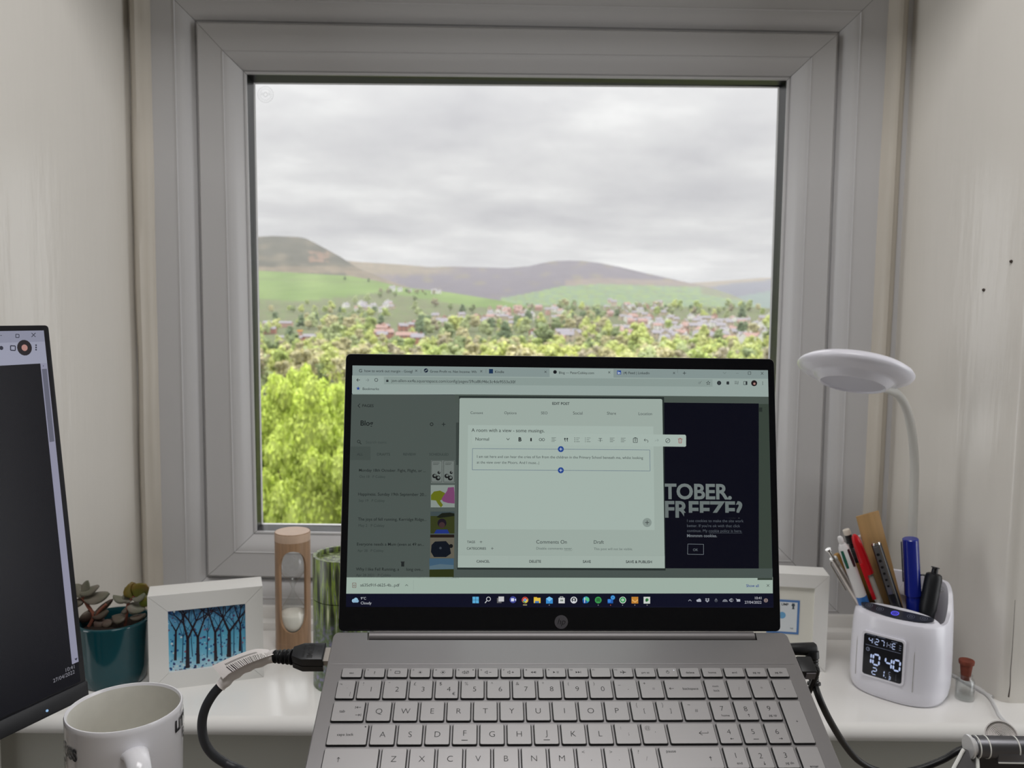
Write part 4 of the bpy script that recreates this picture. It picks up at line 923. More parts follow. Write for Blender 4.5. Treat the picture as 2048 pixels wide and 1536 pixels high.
# laptop stand ----------------------------------------------------
stm=mat('stand_aluminium',(168,170,174),rough=.35,metal=.8)
ls=thing('laptop_stand','low sloping aluminium stand carrying the laptop','laptop stand',T((0.05,.5,DZ)))
MI=ls.matrix_world.inverted()@LM
mb=MB(); mb.box((0,-120*u,-20*u),(.24,.20,.005),stm,M=MI,bev=.002); mb.build('tray',ls)
for s_ in (-1,1):
    mb=MB(); a=MI@Vector((s_*.10,-.03,-.0225)); b=MI@Vector((s_*.10,-.215,-.0225)); mb.tube([a,(a.x,a.y+.0,.004)],.006,10,stm); mb.tube([b,(b.x,b.y,.004)],.006,10,stm); mb.tube([(a.x,a.y,.005),(b.x,b.y,.005)],.005,10,stm); mb.build('leg',ls)
# ---------------------------------------------------------------- monitor on the left
mO=Vector((-.38652688,.72,H-.35276555)); myaw,mt=1.17173444,.10164579; MH=.338
me1=Vector((math.cos(myaw),math.sin(myaw),0)); mn=Vector((math.sin(myaw),-math.cos(myaw),0)); mup=math.cos(mt)*Vector((0,0,1))-math.sin(mt)*mn; mnn=me1.cross(mup)
MM=Matrix(((me1.x,mup.x,mnn.x,mO.x),(me1.y,mup.y,mnn.y,mO.y),(me1.z,mup.z,mnn.z,mO.z),(0,0,0,1)))   # origin: lower right front corner
MWd=.54
mon=thing('monitor','black slim-bezel monitor turned side-on at the left edge, showing a dark page','monitor',MM)
mb=MB(); mb.prism(roundrect(-MWd,0,0,MH,.003),-.022,-.0025,mat('monitor_shell',(28,28,32),rough=.5)); mb.prism(roundrect(-MWd,0,0,MH,.003),-.0024,0,mat('monitor_bezel',(18,18,24),rough=.3,spec=.4),bev=.0006); mb.build('casing',mon,smooth=40)
mp=lambda x,y: on_plane(x,y,mO,me1,mup)
ch=mp(165,1364)[1]
mb=MB(); mb.prism(roundrect(-MWd-.0005,-.0005,.0008,ch,.002),-.02,.0014,mat('monitor_chin',(30,31,36),rough=.38),bev=.0008); mb.build('chin',mon,smooth=40)
dr=mp(83,661); dx1=(mp(160,1326)[0]+mp(84,661)[0])/2
mb=MB(); mb.add([(-MWd+.008,ch+.0015,.0002),(dx1,ch+.0015,.0002),(dx1,dr[1],.0002),(-MWd+.008,dr[1],.0002)],[(0,1,2,3)],sc_((9,9,17))); md=mb.build('display',mon,smooth=0)
lim=(-MWd+.008,dx1,ch+.001,dr[1])
U7=UI(md,mp,.0003,lim); lil=(150,152,170)
def mrect(U,a0,b0,a1,b1,c): U.mb.add([(a0,b0,U.z),(a1,b0,U.z),(a1,b1,U.z),(a0,b1,U.z)],[(0,1,2,3)],sc_(c)); U.z+=.00002
yb1=mp(80,727)[1]; yb2=mp(60,684)[1]; yb3=mp(60,706)[1]
mrect(U7,-MWd+.008,yb1,dx1,dr[1],lil); mrect(U7,-MWd+.008,yb2,dx1,dr[1],(136,138,156))
sx=mp(80,727)[0]; sy0=mp(150,1326)[1]
mrect(U7,sx,sy0,dx1,yb1,(140,140,160)); mrect(U7,sx+.001,mp(100,884)[1],dx1-.001,mp(85,738)[1],(96,97,112))
dk=(40,42,56)
U7.line([(62.5,666),(70.5,674)],.0006,dk); U7.line([(62.5,674),(70.5,666)],.0006,dk)
U7.line([(31,668.5),(37.5,669),(37.5,675),(31,675),(31,668.5)],.0006,dk); U7.line([(0,671),(3,671)],.0005,dk)
U7.line([(20.5,691.5),(30,692),(30,701),(20.5,700.5),(20.5,691.5)],.0009,dk)
c_=mp(48.5,695.5)
for r_,cc in ((.0068,(30,24,28)),(.0028,(176,130,122))): ringpoly(U7.mb,c_,0,r_,18,sc_(cc),lambda a,b:(a,b,U7.z)); U7.z+=.00002
for y in (690.5,695,699.5):
    q=mp(71.5,y); ringpoly(U7.mb,q,0,.0008,8,sc_(dk),lambda a,b:(a,b,U7.z))
q=mp(2,696); ringpoly(U7.mb,q,0,.0018,8,sc_(dk),lambda a,b:(a,b,U7.z))
U7.line([(85.5,733),(86.5,731)],.0005,dk); q=mp(151.5,1318.5); U7.mb.poly([(q[0]-.0016,q[1]+.001,U7.z),(q[0],q[1]-.0012,U7.z),(q[0]+.0016,q[1]+.001,U7.z)],sc_(dk))
a=mp(131,1344);b=mp(148.5,1337); put_text(U7.mb,'10:41',sc_((128,128,136)),a[0],a[1],width=b[0]-a[0],z=U7.z)
a=mp(106,1365.5);b=mp(149,1348.5); put_text(U7.mb,'27/04/2022',sc_((128,128,136)),a[0],a[1],width=b[0]-a[0],z=U7.z)
U7.build('screen_page')
q=mp(91.5,1421); mb=MB(); mb.sphere((q[0],q[1],.0016),.0013,screen_mat((150,190,230)),sub=1); mb.build('power_light',mon)
# stand of the monitor
mstand=mat('monitor_stand',(24,24,28),rough=.45)
MI=mon.matrix_world.inverted(); c0=mO-me1*(MWd/2)-mn*.05; 
mb=MB(); mb.tube([MI@(c0+Vector((0,0,.15))),MI@Vector((c0.x,c0.y,DZ+.006))],.016,16,mstand); mb.build('stand_neck',mon)
mb=MB(); mb.lathe([(0,.010),(.085,.008),(.09,.004),(.09,0),(0,0)],32,mstand,M=MI@T((c0.x,c0.y,DZ))); mb.build('stand_foot',mon)
# ---------------------------------------------------------------- mug
cer=mat('white_ceramic',(232,231,236),rough=.14,spec=.6); cerin=mat('ceramic_inside',(226,224,216),rough=.3,mott=(60,.04,(1,1,1)))
mugD=.0415; rim=at(249.5,1412,.583); mg=thing('mug','white mug with bold black capitals, handle towards the viewer','mug',Vector((rim.x,rim.y,DZ)))
mh=rim.z-DZ; mg.scale=(.962,.962,1)
mb=MB(); mb.lathe([(0,.003),(.030,.003),(.031,.0),(.035,.0),(.0375,.004),(.0392,.012),(.0402,mh*.4),(.0413,mh*.8),(.0415,mh-.004),(.0416,mh-.0015),(.0410,mh),(.0400,mh),(.0392,mh-.0018)],56,cer); mb.lathe([(.0392,mh-.0018),(.0388,mh-.006),(.0384,mh*.7),(.037,.02),(.033,.009),(0,.007)],56,cerin); mb.build('mug_body',mg,smooth=60)
ha=math.atan2(-mg.location.y,-mg.location.x)+.14      # towards the viewer
hd=Vector((math.cos(ha),math.sin(ha),0))
pts=[hd*.0385+Vector((0,0,mh*.82)),hd*.050+Vector((0,0,mh*.84)),hd*.062+Vector((0,0,mh*.78)),hd*.0685+Vector((0,0,mh*.58)),hd*.066+Vector((0,0,mh*.36)),hd*.056+Vector((0,0,mh*.2)),hd*.038+Vector((0,0,mh*.14))]
mb=MB(); hp=smoothpath(pts,5); n=len(hp); side=hd.cross(Vector((0,0,1)))
vs=[]; K=14
for i,p in enumerate(hp):
    t_=(hp[min(i+1,n-1)]-hp[max(i-1,0)]).normalized(); w_=t_.cross(side)
    for j in range(K):
        a=2*PI*j/K; vs.append(p+side*math.cos(a)*.0080*(1+.25*(abs(i/(n-1)-.5)*2)**3)+w_*math.sin(a)*.0052)
mb.add(vs,[(i*K+j,i*K+(j+1)%K,(i+1)*K+(j+1)%K,(i+1)*K+j) for i in range(n-1) for j in range(K)],cer); mb.build('handle',mg,smooth=80)
inkb=mat('black_print',(22,20,26),rough=.25)
view=math.atan2(-mg.location.y,-mg.location.x)
def wrap(mb,txt,ang,z,cap,align='l',off=.045):
    R_=.0419
    def fn(a,b): q=view+ang+a/R_; return (R_*math.cos(q),R_*math.sin(q),b)
    put_text(mb,txt,inkb,0,z,cap=cap,align=align,fn=fn,off=off)
for wd,an,zz0,cp_,al in (('LITTLE',55,mh-.0165,.0085,'l'),('BIT',72,mh-.0262,.0075,'l'),('FUSS',-50,mh-.0225,.0083,'r'),('IT',-72,mh-.0335,.0075,'r')):
    mb=MB(); wrap(mb,wd,math.radians(an),zz0,cp_,al); mb.build('lettering',mg,smooth=0)
# ---------------------------------------------------------------- plant pot
teal=mat('teal_glaze',(14,64,72),rough=.12,spec=.6,mott=(14,.25,(1,1,.4)))
pc=on_z(230,1358,SZ); pr=.0415; ph=(H-at(228,1239,pc.y).z)*-1+H-SZ
ph=at(228,1236,pc.y).z-SZ
pp=thing('plant_pot','glazed dark teal plant pot with a small succulent, between monitor and picture frame','plant pot',pc)
mb=MB(); mb.lathe([(0,.0),(.034,.0),(.036,.002),(.0385,.02),(pr,ph-.003),(pr+.0003,ph-.001),(pr-.0008,ph),(pr-.0030,ph),(pr-.0042,ph-.003),(.037,ph-.014)],56,teal); mb.build('pot',pp,smooth=60)
mb=MB(); mb.lathe([(pr-.003,ph-.013),(.02,ph-.010),(0,ph-.011)],32,mat('potting_soil',(46,34,28),rough=1,bump=(300,1,(1,1,1),.004))); mb.build('soil',pp)
plant=thing('succulent','jade plant with plump grey-green leaves and reddish stems in the teal pot','succulent',pc+Vector((0,0,ph-.011)))
stem=mat('reddish_stem',(150,92,74),rough=.6); lf=[mat('jade_leaf_grey',(112,118,98),rough=.5,mott=(40,.15,(1,1,1),(132,122,112))),mat('jade_leaf_green',(86,112,36),rough=.4,mott=(50,.2,(1,1,1),(120,92,40))),mat('jade_leaf_purple',(104,80,74),rough=.5,mott=(40,.15,(1,1,1),(92,92,76)))]
Zr=plant.location.z
def PL(x,y,dy=0): 
    p=at(x,y,pc.y+dy); return p-plant.location
def leafm(a,b,w,th,m,roll=0.0):
    """plump spatula leaf from a (stalk) to b (tip)"""
    a=Vector(a);b=Vector(b); d=b-a; l=d.length; d=d/l; up=Vector((0,-.5,.86)); s_=d.cross(up).normalized(); s_.rotate(Matrix.Rotation(roll,3,d)); n_=s_.cross(d)
    mb=MB(); vs=[];fs=[]; K=10; R=8
    for i in range(R+1):
        t=i/R; r=w*max(.10,math.sin(PI*min(1,.10+.86*t**.8))**.75) if i<R else w*.05
        for j in range(K):
            q=2*PI*j/K; vs.append(a+d*l*t+s_*math.cos(q)*r+n_*math.sin(q)*th*(.35+.65*math.sin(PI*min(1,.15+.8*t)))+n_*(-.12*l*math.sin(PI*t)))
    fs=[(i*K+j,i*K+(j+1)%K,(i+1)*K+(j+1)%K,(i+1)*K+j) for i in range(R) for j in range(K)]+[tuple(R*K+j for j in range(K))]
    mb.add(vs,fs,m); return mb
def stemb(pts,r): mb=MB(); mb.tube(smoothpath(pts,3),r,8,stem); mb.build('stem',plant)
stemb([(-.030,.0,0)]+[PL(187,1232),PL(176,1212),PL(166,1196),PL(150,1184)],.0022)
stemb([(-.030,.0,0),PL(196,1225),PL(213,1208)],.0018)
stemb([(.012,.004,0),PL(254,1226),PL(256,1207),PL(264,1196),PL(272,1190)],.0018)
for a,b,w,th,k,ro in (((162,1186),(176,1161),.0050,.002,0,.3),((160,1186),(198,1171),.0056,.0028,0,0),((170,1198),(219,1187),.0068,.0028,0,.2),((168,1192),(150,1168),.006,.0028,0,0),((166,1206),(152,1200),.006,.003,2,0),((182,1222),(160,1245),.0085,.003,2,1.2),((186,1233),(217,1222),.005,.0028,2,.3),((190,1228),(226,1198),.003,.003,2,.9),
    ((190,1243),(210,1250),.006,.003,2,.4),((205,1246),(226,1246),.005,.003,2,0),((258,1200),(226,1192),.0062,.003,0,.5),((262,1203),(246,1190),.005,.0026,0,.2),((262,1194),(251,1174),.0050,.0022,0,.9),((266,1196),(291,1189),.0055,.0024,0,.3),((264,1194),(264,1164),.0080,.0024,1,1.1),((272,1192),(292,1168),.0085,.0024,1,1.2),((280,1200),(300,1208),.006,.0024,1,1.0),((256,1212),(291,1218),.0060,.0026,0,.2),((258,1216),(280,1224),.0046,.0026,0,0),((254,1218),(243,1226),.0036,.0022,2,0),((252,1236),(224,1234),.0072,.0034,2,.2),((262,1236),(292,1228),.0042,.0028,2,-.2),((166,1190),(158,1178),.004,.002,0,0)):
    leafm(PL(*a),PL(*b),w*1.3,th*1.2,lf[k],ro).build('leaf',plant,smooth=80)
# ---------------------------------------------------------------- picture frames
whitef=mat('white_picture_frame',(232,231,228),rough=.42); seam=mat('mitre_seam',(150,147,140),rough=.8)
def box_frame(name,label,BL,BR,hgt,dep,border,inner,rec=.006,cat='picture frame'):
    """BL, BR: front bottom corners on the sill"""
    x=(BR-BL); W_=x.length; x.normalize(); y=Vector((-x.y,x.x,0)); M=frame(BL,x,y); o=thing(name,label,cat,M)
    fw=border
    # four mitred members
    oc=[(0,0),(W_,0),(W_,hgt),(0,hgt)]; ic=[(fw[0],fw[1]),(W_-fw[2],fw[1]),(W_-fw[2],hgt-fw[3]),(fw[0],hgt-fw[3])]
    for k in range(4):
        k2=(k+1)%4; g=.0002; a,b,c,d=oc[k],oc[k2],ic[k2],ic[k]
        dx,dz=b[0]-a[0],b[1]-a[1]; l=math.hypot(dx,dz); dx/=l; dz/=l
        a=(a[0]+dx*g,a[1]+dz*g); b=(b[0]-dx*g,b[1]-dz*g); c=(c[0]-dx*g,c[1]-dz*g); d=(d[0]+dx*g,d[1]+dz*g)
        mb=MB(); vs=[(p[0],yy,p[1]) for yy in (0,dep) for p in (a,b,c,d)]
        mb.add(vs,[(0,1,2,3),(7,6,5,4),(0,4,5,1),(3,2,6,7),(1,5,6,2),(0,3,7,4)],whitef); mb.build('frame_side',o,smooth=0)
    mb=MB(); mb.box((W_/2,rec+.001,hgt/2),(W_-.004,.002,hgt-.004),seam); mb.box((W_/2,dep-.004,hgt/2),(W_-.006,.003,hgt-.006),mat('frame_back',(120,104,86),rough=.9)); mb.build('backing',o,smooth=0)
    return o,M,W_
BL=on_z(299,1384,SZ); BR=on_z(527.5,1354.6,SZ)
xx=(BR-BL).normalized(); 
def on_vert(px,py,O,x): return on_plane(px,py,O,x,Vector((0,0,1)))
hgt=(on_vert(296.5,1193.5,BL,xx)[1]+on_vert(525,1171.8,BL,xx)[1])/2
pA=on_vert(335.4,1223.8,BL,xx); pB=on_vert(490.8,1207,BL,xx); pC=on_vert(492,1327,BL,xx); pD=on_vert(338,1344.6,BL,xx); Wf=(BR-BL).length
x0_,x1_,z0_,z1_=(pA[0]+pD[0])/2,(pB[0]+pC[0])/2,(pC[1]+pD[1])/2,(pA[1]+pB[1])/2
fr1,FM1,_=box_frame('picture_frame','white box frame holding a small blue winter-trees picture, left of the hourglass',BL,BR,hgt,.038,(x0_,z0_,Wf-x1_,hgt-z1_),None,rec=.004)
# the print: bare trees on blue
pm=bpy.data.materials.new('blue_wash'); pm.use_nodes=True; t=pm.node_tree; b=t.nodes['Principled BSDF']; b.inputs['Roughness'].default_value=.35
g=t.nodes.new('ShaderNodeTexCoord'); n=t.nodes.new('ShaderNodeTexNoise'); n.inputs['Scale'].default_value=90; n.inputs['Detail'].default_value=4; t.links.new(g.outputs['Object'],n.inputs['Vector'])
sp=t.nodes.new('ShaderNodeSeparateXYZ'); t.links.new(g.outputs['Object'],sp.inputs[0]); mr=t.nodes.new('ShaderNodeMapRange'); mr.inputs[1].default_value=z0_; mr.inputs[2].default_value=z1_; t.links.new(sp.outputs[2],mr.inputs[0])
ad=t.nodes.new('ShaderNodeMath'); ad.operation='MULTIPLY_ADD'; ad.inputs[1].default_value=.5; ad.inputs[2].default_value=-.25; t.links.new(n.outputs[0],ad.inputs[0]); a2=t.nodes.new('ShaderNodeMath'); t.links.new(ad.outputs[0],a2.inputs[0]); t.links.new(mr.outputs[0],a2.inputs[1])
r=t.nodes.new('ShaderNodeValToRGB'); t.links.new(a2.outputs[0],r.inputs[0]); cr=r.color_ramp; cr.elements[0].position=0; cr.elements[0].color=lin((190,226,240))+(1,); cr.elements[1].position=1; cr.elements[1].color=lin((60,110,160))+(1,)
for p_,c_ in ((.22,(120,196,226)),(.5,(92,176,210)),(.78,(96,160,198))): e=cr.elements.new(p_); e.color=lin(c_)+(1,)
t.links.new(r.outputs[0],b.inputs['Base Color'])
rnd=random.Random(9); mb=MB(); yy=.0036
mb.add([(x0_-.001,yy,z0_-.001),(x1_+.001,yy,z0_-.001),(x1_+.001,yy,z1_+.001),(x0_-.001,yy,z1_+.001)],[(0,1,2,3)],pm)
treem=mat('print_dark_tree',(44,32,42),rough=.4); bluet=mat('print_blue_tree',(38,84,120),rough=.4); spots=[mat('print_spot_%d'%i,c,rough=.4) for i,c in enumerate(((52,62,120),(104,78,120),(36,100,160),(150,110,140),(214,232,240)))]
PW=x1_-x0_; PH=z1_-z0_
def cl_(p): return (min(max(p[0],x0_),x1_),min(max(p[1],z0_),z1_))
def seg(p,q,w0,w1,m,yv):
    d=(q[0]-p[0],q[1]-p[1]); l=math.hypot(*d) or 1e-9; nx_,nz_=-d[1]/l,d[0]/l
    P_=[cl_((p[0]+nx_*w0,p[1]+nz_*w0)),cl_((p[0]-nx_*w0,p[1]-nz_*w0)),cl_((q[0]-nx_*w1,q[1]-nz_*w1)),cl_((q[0]+nx_*w1,q[1]+nz_*w1))]
    mb.poly([(a,yv,c) for a,c in P_],m)
def tree2(p,ang,l,w,dep,m,yv):
    q=(p[0]+l*math.sin(ang),p[1]+l*math.cos(ang)); seg(p,q,w,w*.7,m,yv)
    if dep==0 or q[1]>z1_: return
    for s_ in ((-1,1) if dep!=3 else (-1,0,1)): tree2(q,ang+s_*rnd.uniform(.25,.6)+rnd.uniform(-.1,.1),l*rnd.uniform(.55,.8),w*.55,dep-1,m,yv)
for i in range(260):
    c=(rnd.uniform(x0_,x1_),z0_+PH*(rnd.random()**(2.2 if i%2 else .9))); r_=rnd.uniform(.0004,.0016); ringpoly(mb,c,0,r_,7,spots[rnd.choice((0,1,2,3,0,2,4))],lambda a,b_:(*[cl_((a,b_))[0]],yy-.0001,cl_((a,b_))[1]))
for fx,hb,w in ((.17,.12,.0006),(.30,.2,.0005),(.49,.15,.0007),(.68,.16,.0008),(.84,.16,.0006),(.95,.1,.001)): tree2((x0_+PW*fx,z0_+PH*hb),rnd.uniform(-.05,.05),PH*.42,w*1.1,3,bluet,yy-.0002)
for fx,hb,w in ((.08,.17,.0011),(.235,.02,.0017),(.37,.07,.0015),(.60,.08,.0014),(.775,.12,.0019),(.92,.2,.0010)): tree2((x0_+PW*fx,z0_+PH*hb),rnd.uniform(-.04,.04),PH*rnd.uniform(.42,.5),w*1.35,4,treem,yy-.0003)
mb.build('tree_print',fr1,smooth=0)
# right frame with the stamp
B2R=on_z(1650.5,1345,SZ); 
x2=Vector((.992,-.13,0)).normalized(); B2L=B2R-x2*.128
h2=on_vert(1656.8,1152,B2R,x2)[1]
fr2,FM2,_=box_frame('picture_frame','white box frame with a small stamp print, half hidden behind the laptop right side',B2L,B2R,h2,.036,(.017,.017,.017,.017),None,rec=.004)
mb=MB(); mb.add([(.016,.0036,.016),(.112,.0036,.016),(.112,.0036,h2-.016),(.016,.0036,h2-.016)],[(0,1,2,3)],mat('cream_mount',(226,224,214),rough=.7)); mb.build('mount',fr2,smooth=0)
def S2(x,y): return on_vert(x,y,B2L,x2)
tr_=S2(1601,1203); br_=S2(1598,1271); sw=.040; sx1=(tr_[0]+br_[0])/2; sz1,sz0=tr_[1],br_[1]; sx0=sx1-sw
stamp=thing('stamp','blue-bordered first-class stamp mounted in the white frame beside the laptop','stamp',FM2); 
bl_=mat('stamp_blue',(84,126,184),rough=.5); wh_=mat('stamp_white',(222,228,232),rough=.5); ink2=mat('stamp_ink',(70,84,96),rough=.5); sky_=mat('stamp_pale_blue',(110,170,214),rough=.5)
mb=MB(); 
def r2(a,b,c,d,m,y): mb.add([(a,y,b),(c,y,b),(c,y,d),(a,y,d)],[(0,1,2,3)],m)
mb.box(((sx0+sx1)/2,.0033,(sz0+sz1)/2),(sw,.0005,sz1-sz0),bl_); e_=.0028
r2(sx0+e_,sz0+e_,sx1-e_,sz1-e_,wh_,.0030)
put_text(mb,'UMP',mat('stamp_print_dark',(40,50,60),rough=.5),S2(1564,1209)[0],S2(1570,1212.5)[1],width=S2(1578,1209)[0]-S2(1564,1209)[0],fn=lambda a,b:(a,.0029,b),off=.03)
put_text(mb,'1st',ink2,S2(1581.5,1261)[0],S2(1582,1260)[1],cap=.0026,fn=lambda a,b:(a,.0029,b))
q=S2(1587.5,1212); ringpoly(mb,q,0,.0021,12,ink2,lambda a,b:(a,.0029,b)); mb.poly([(q[0]-.0014,.0029,q[1]-.0052),(q[0]+.0016,.0029,q[1]-.0052),(q[0]+.0009,.0029,q[1]-.0008),(q[0]-.0006,.0029,q[1]-.0008)],ink2)
for i,dx in enumerate((-.0012,0,.0012)): mb.poly([(q[0]+dx-.0005,.0029,q[1]+.0015),(q[0]+dx+.0005,.0029,q[1]+.0015),(q[0]+dx,.0029,q[1]+.003)],ink2)
q=S2(1565,1232); ringpoly(mb,q,0,.0045,18,sky_,lambda a,b:(a,.0029,b*1.0))
mb.build('stamp_paper',stamp,smooth=0)
# ---------------------------------------------------------------- hourglass
bam=mat('bamboo_wood',(160,128,100),rough=.35,spec=.4,mott=(40,.22,(5,5,.35)),coat=.15); bamt=mat('bamboo_end',(206,178,156),rough=.4,mott=(40,.06,(1,8,1)))
hc=on_z(587,1292,SZ); hr=.5*71*hc.y/1649*1.0; hh=at(584,1062,hc.y).z-SZ
hg=thing('hourglass','bamboo-cased sand timer with white sand run down, left of the laptop','hourglass',T(hc)@rotz(math.atan2(-hc.x,hc.y)*1.0))
zA=at(584,1104,hc.y-hr).z-SZ; zB=at(584,1268,hc.y-hr).z-SZ; zc=(zA+zB)/2; hz_=(zA-zB)/2
def amax(z):
    t_=abs(z-zc)/hz_
    return 0 if t_>=1 else math.radians(48)*(1-(max(0,t_-.52)/.48)**2.2)**.5
mb=MB(); zs=[0,.002]+[zB-.001]+[zc-hz_*math.cos(PI*i/36) for i in range(37)]+[zA+.001,hh-.002,hh]
for sgn in (0,1):     # two posts joined above and below the openings
    for rr,flip in ((hr,0),(hr-.0035,1)):
        vs=[];K=16
        for z in zs:
            a=amax(z)
            for j in range(K+1): q=-PI/2+a+(PI-2*a)*j/K+PI*sgn; vs.append((rr*math.cos(q),rr*math.sin(q),z))
        fs=[]
        for i in range(len(zs)-1):
            for j in range(K):
                f_=(i*(K+1)+j,i*(K+1)+j+1,(i+1)*(K+1)+j+1,(i+1)*(K+1)+j); fs.append(f_[::-1] if flip else f_)
        mb.add(vs,fs,bam)
    for e2 in (-1,1):
        vs=[]
        for z in zs:
            a=amax(z); q=(-PI/2+a if e2<0 else PI/2-a)+PI*sgn
            for rr in (hr,hr-.0035): vs.append((rr*math.cos(q),rr*math.sin(q),z))
        mb.add(vs,[(2*i,2*i+1,2*i+3,2*i+2) for i in range(len(zs)-1)],bam)
mb.build('wooden_tube',hg,smooth=50)
for z0,z1 in ((0,.012),(hh-.012,hh)):
    mb=MB(); mb.lathe([(0,z0),(hr-.0002,z0),(hr+.0001,z0+.001),(hr+.0001,z1-.001),(hr-.0008,z1+.0002),(0,z1+.0002)],40,bamt if z1>.05 else bam); mb.build('end_cap',hg)
glass=bpy.data.materials.new('clear_glass'); glass.use_nodes=True; t=glass.node_tree; t.nodes.clear()
go=t.nodes.new('ShaderNodeOutputMaterial'); mx=t.nodes.new('ShaderNodeMixShader'); tr=t.nodes.new('ShaderNodeBsdfTransparent'); gs=t.nodes.new('ShaderNodeBsdfGlossy'); lw=t.nodes.new('ShaderNodeLayerWeight'); lw.inputs[0].default_value=.5; pw=t.nodes.new('ShaderNodeMath'); pw.operation='POWER'; pw.inputs[1].default_value=3.5; t.links.new(lw.outputs['Facing'],pw.inputs[0]); fr=t.nodes.new('ShaderNodeMath'); fr.operation='MULTIPLY_ADD'; fr.inputs[1].default_value=.7; fr.inputs[2].default_value=.05; t.links.new(pw.outputs[0],fr.inputs[0])
gs.inputs['Roughness'].default_value=.04; tr.inputs[0].default_value=(.95,.96,.96,1)
t.links.new(fr.outputs[0],mx.inputs[0]); t.links.new(tr.outputs[0],mx.inputs[1]); t.links.new(gs.outputs[0],mx.inputs[2]); t.links.new(mx.outputs[0],go.inputs[0])
br=hr-.0036; zn=at(584,1176,hc.y).z-SZ; 
zt=zA-.002; zb=zB-.0115
up=[(.0014,zn)]; n=14
for i in range(1,n+1):
    t_=i/n; z=zn+(zt-zn)*t_; r_=.0014+(br-.0014)*math.sin(min(1,t_*1.55)*PI/2)**1.5 if t_<.65 else br*math.sqrt(max(.0,1-((t_-.65)/.35)**2.4)); up.append((max(r_,.0002),z))
lo=[]
for r_,z in up: lo.append((r_,zn-(z-zn)*(zn-zb)/(zt-zn)))
mb=MB(); mb.lathe(lo[::-1]+up[1:],32,glass); mb.build('glass_bulb',hg,smooth=80)
sandm=mat('white_sand',(238,234,224),rough=.9,bump=(900,.5,(1,1,1),.0006))
zs_=at(584,1224,hc.y).z-SZ
sp_=[(r_*.965,z) for r_,z in lo if z<zs_]; sp_=sorted(sp_,key=lambda p:p[1]); rt=sp_[-1][0]
mb=MB(); mb.lathe([(0,sp_[0][1])]+sp_+[(rt*.98,zs_),(rt*.6,zs_+.002),(0,zs_+.0035)],32,sandm); mb.build('sand',hg,smooth=80)
# ---------------------------------------------------------------- patterned tube
fm=bpy.data.materials.new('bluebell_wood_print'); fm.use_nodes=True; t=fm.node_tree; b=t.nodes['Principled BSDF']; b.inputs['Roughness'].default_value=.3
g=t.nodes.new('ShaderNodeTexCoord'); mp_=t.nodes.new('ShaderNodeMapping'); mp_.inputs['Scale'].default_value=(1,1,.10); t.links.new(g.outputs['Object'],mp_.inputs[0])
n=t.nodes.new('ShaderNodeTexNoise'); n.inputs['Scale'].default_value=190; n.inputs['Detail'].default_value=3; t.links.new(mp_.outputs[0],n.inputs['Vector'])
r=t.nodes.new('ShaderNodeValToRGB'); t.links.new(n.outputs[0],r.inputs[0]); cr=r.color_ramp
cr.elements[0].position=.36; cr.elements[0].color=lin((40,44,30))+(1,); cr.elements[1].position=.70; cr.elements[1].color=lin((206,212,170))+(1,)
for p_,c_ in ((.46,(84,92,62)),(.54,(128,150,56)),(.60,(90,98,90))): e=cr.elements.new(p_); e.color=lin(c_)+(1,)
n2=t.nodes.new('ShaderNodeTexNoise'); n2.inputs['Scale'].default_value=160; n2.inputs['Detail'].default_value=5; t.links.new(g.outputs['Object'],n2.inputs['Vector'])
r2_=t.nodes.new('ShaderNodeValToRGB'); t.links.new(n2.outputs[0],r2_.inputs[0]); cr=r2_.color_ramp; cr.elements[0].position=.35; cr.elements[0].color=lin((70,76,60))+(1,); cr.elements[1].position=.65; cr.elements[1].color=lin((128,122,160))+(1,); e=cr.elements.new(.5); e.color=lin((92,112,78))+(1,)
sp=t.nodes.new('ShaderNodeSeparateXYZ'); t.links.new(g.outputs['Object'],sp.inputs[0]); mr=t.nodes.new('ShaderNodeMapRange'); mr.inputs[1].default_value=.055; mr.inputs[2].default_value=.095; t.links.new(sp.outputs[2],mr.inputs[0])
mx=t.nodes.new('ShaderNodeMix'); mx.data_type='RGBA'; t.links.new(mr.outputs[0],mx.inputs['Factor']); t.links.new(r2_.outputs[0],mx.inputs['A']); t.links.new(r.outputs[0],mx.inputs['B']); t.links.new(mx.outputs['Result'],b.inputs['Base Color'])
tcn=on_z(688,1362,SZ); trr=(688-626)*tcn.y/1649; th=at(688,1107,tcn.y).z-SZ; tl=at(630,1189,tcn.y).z-SZ
tb=thing('patterned_tube','tall cardboard tube printed with a green bluebell wood, behind the laptop left edge','tube',tcn)
mb=MB(); mb.lathe([(0,0),(trr-.001,0),(trr-.0003,.001),(trr-.0003,tl-.0006),(trr-.002,tl-.0004)],56,fm); mb.build('tube_body',tb,smooth=50)
mb=MB(); mb.lathe([(trr-.001,tl),(trr,tl+.0006),(trr,th-.001),(trr-.0006,th),(trr-.0042,th),(trr-.0048,th-.0006),(trr-.0048,th-.006),(0,th-.006)],56,fm); mb.build('tube_lid',tb,smooth=50)
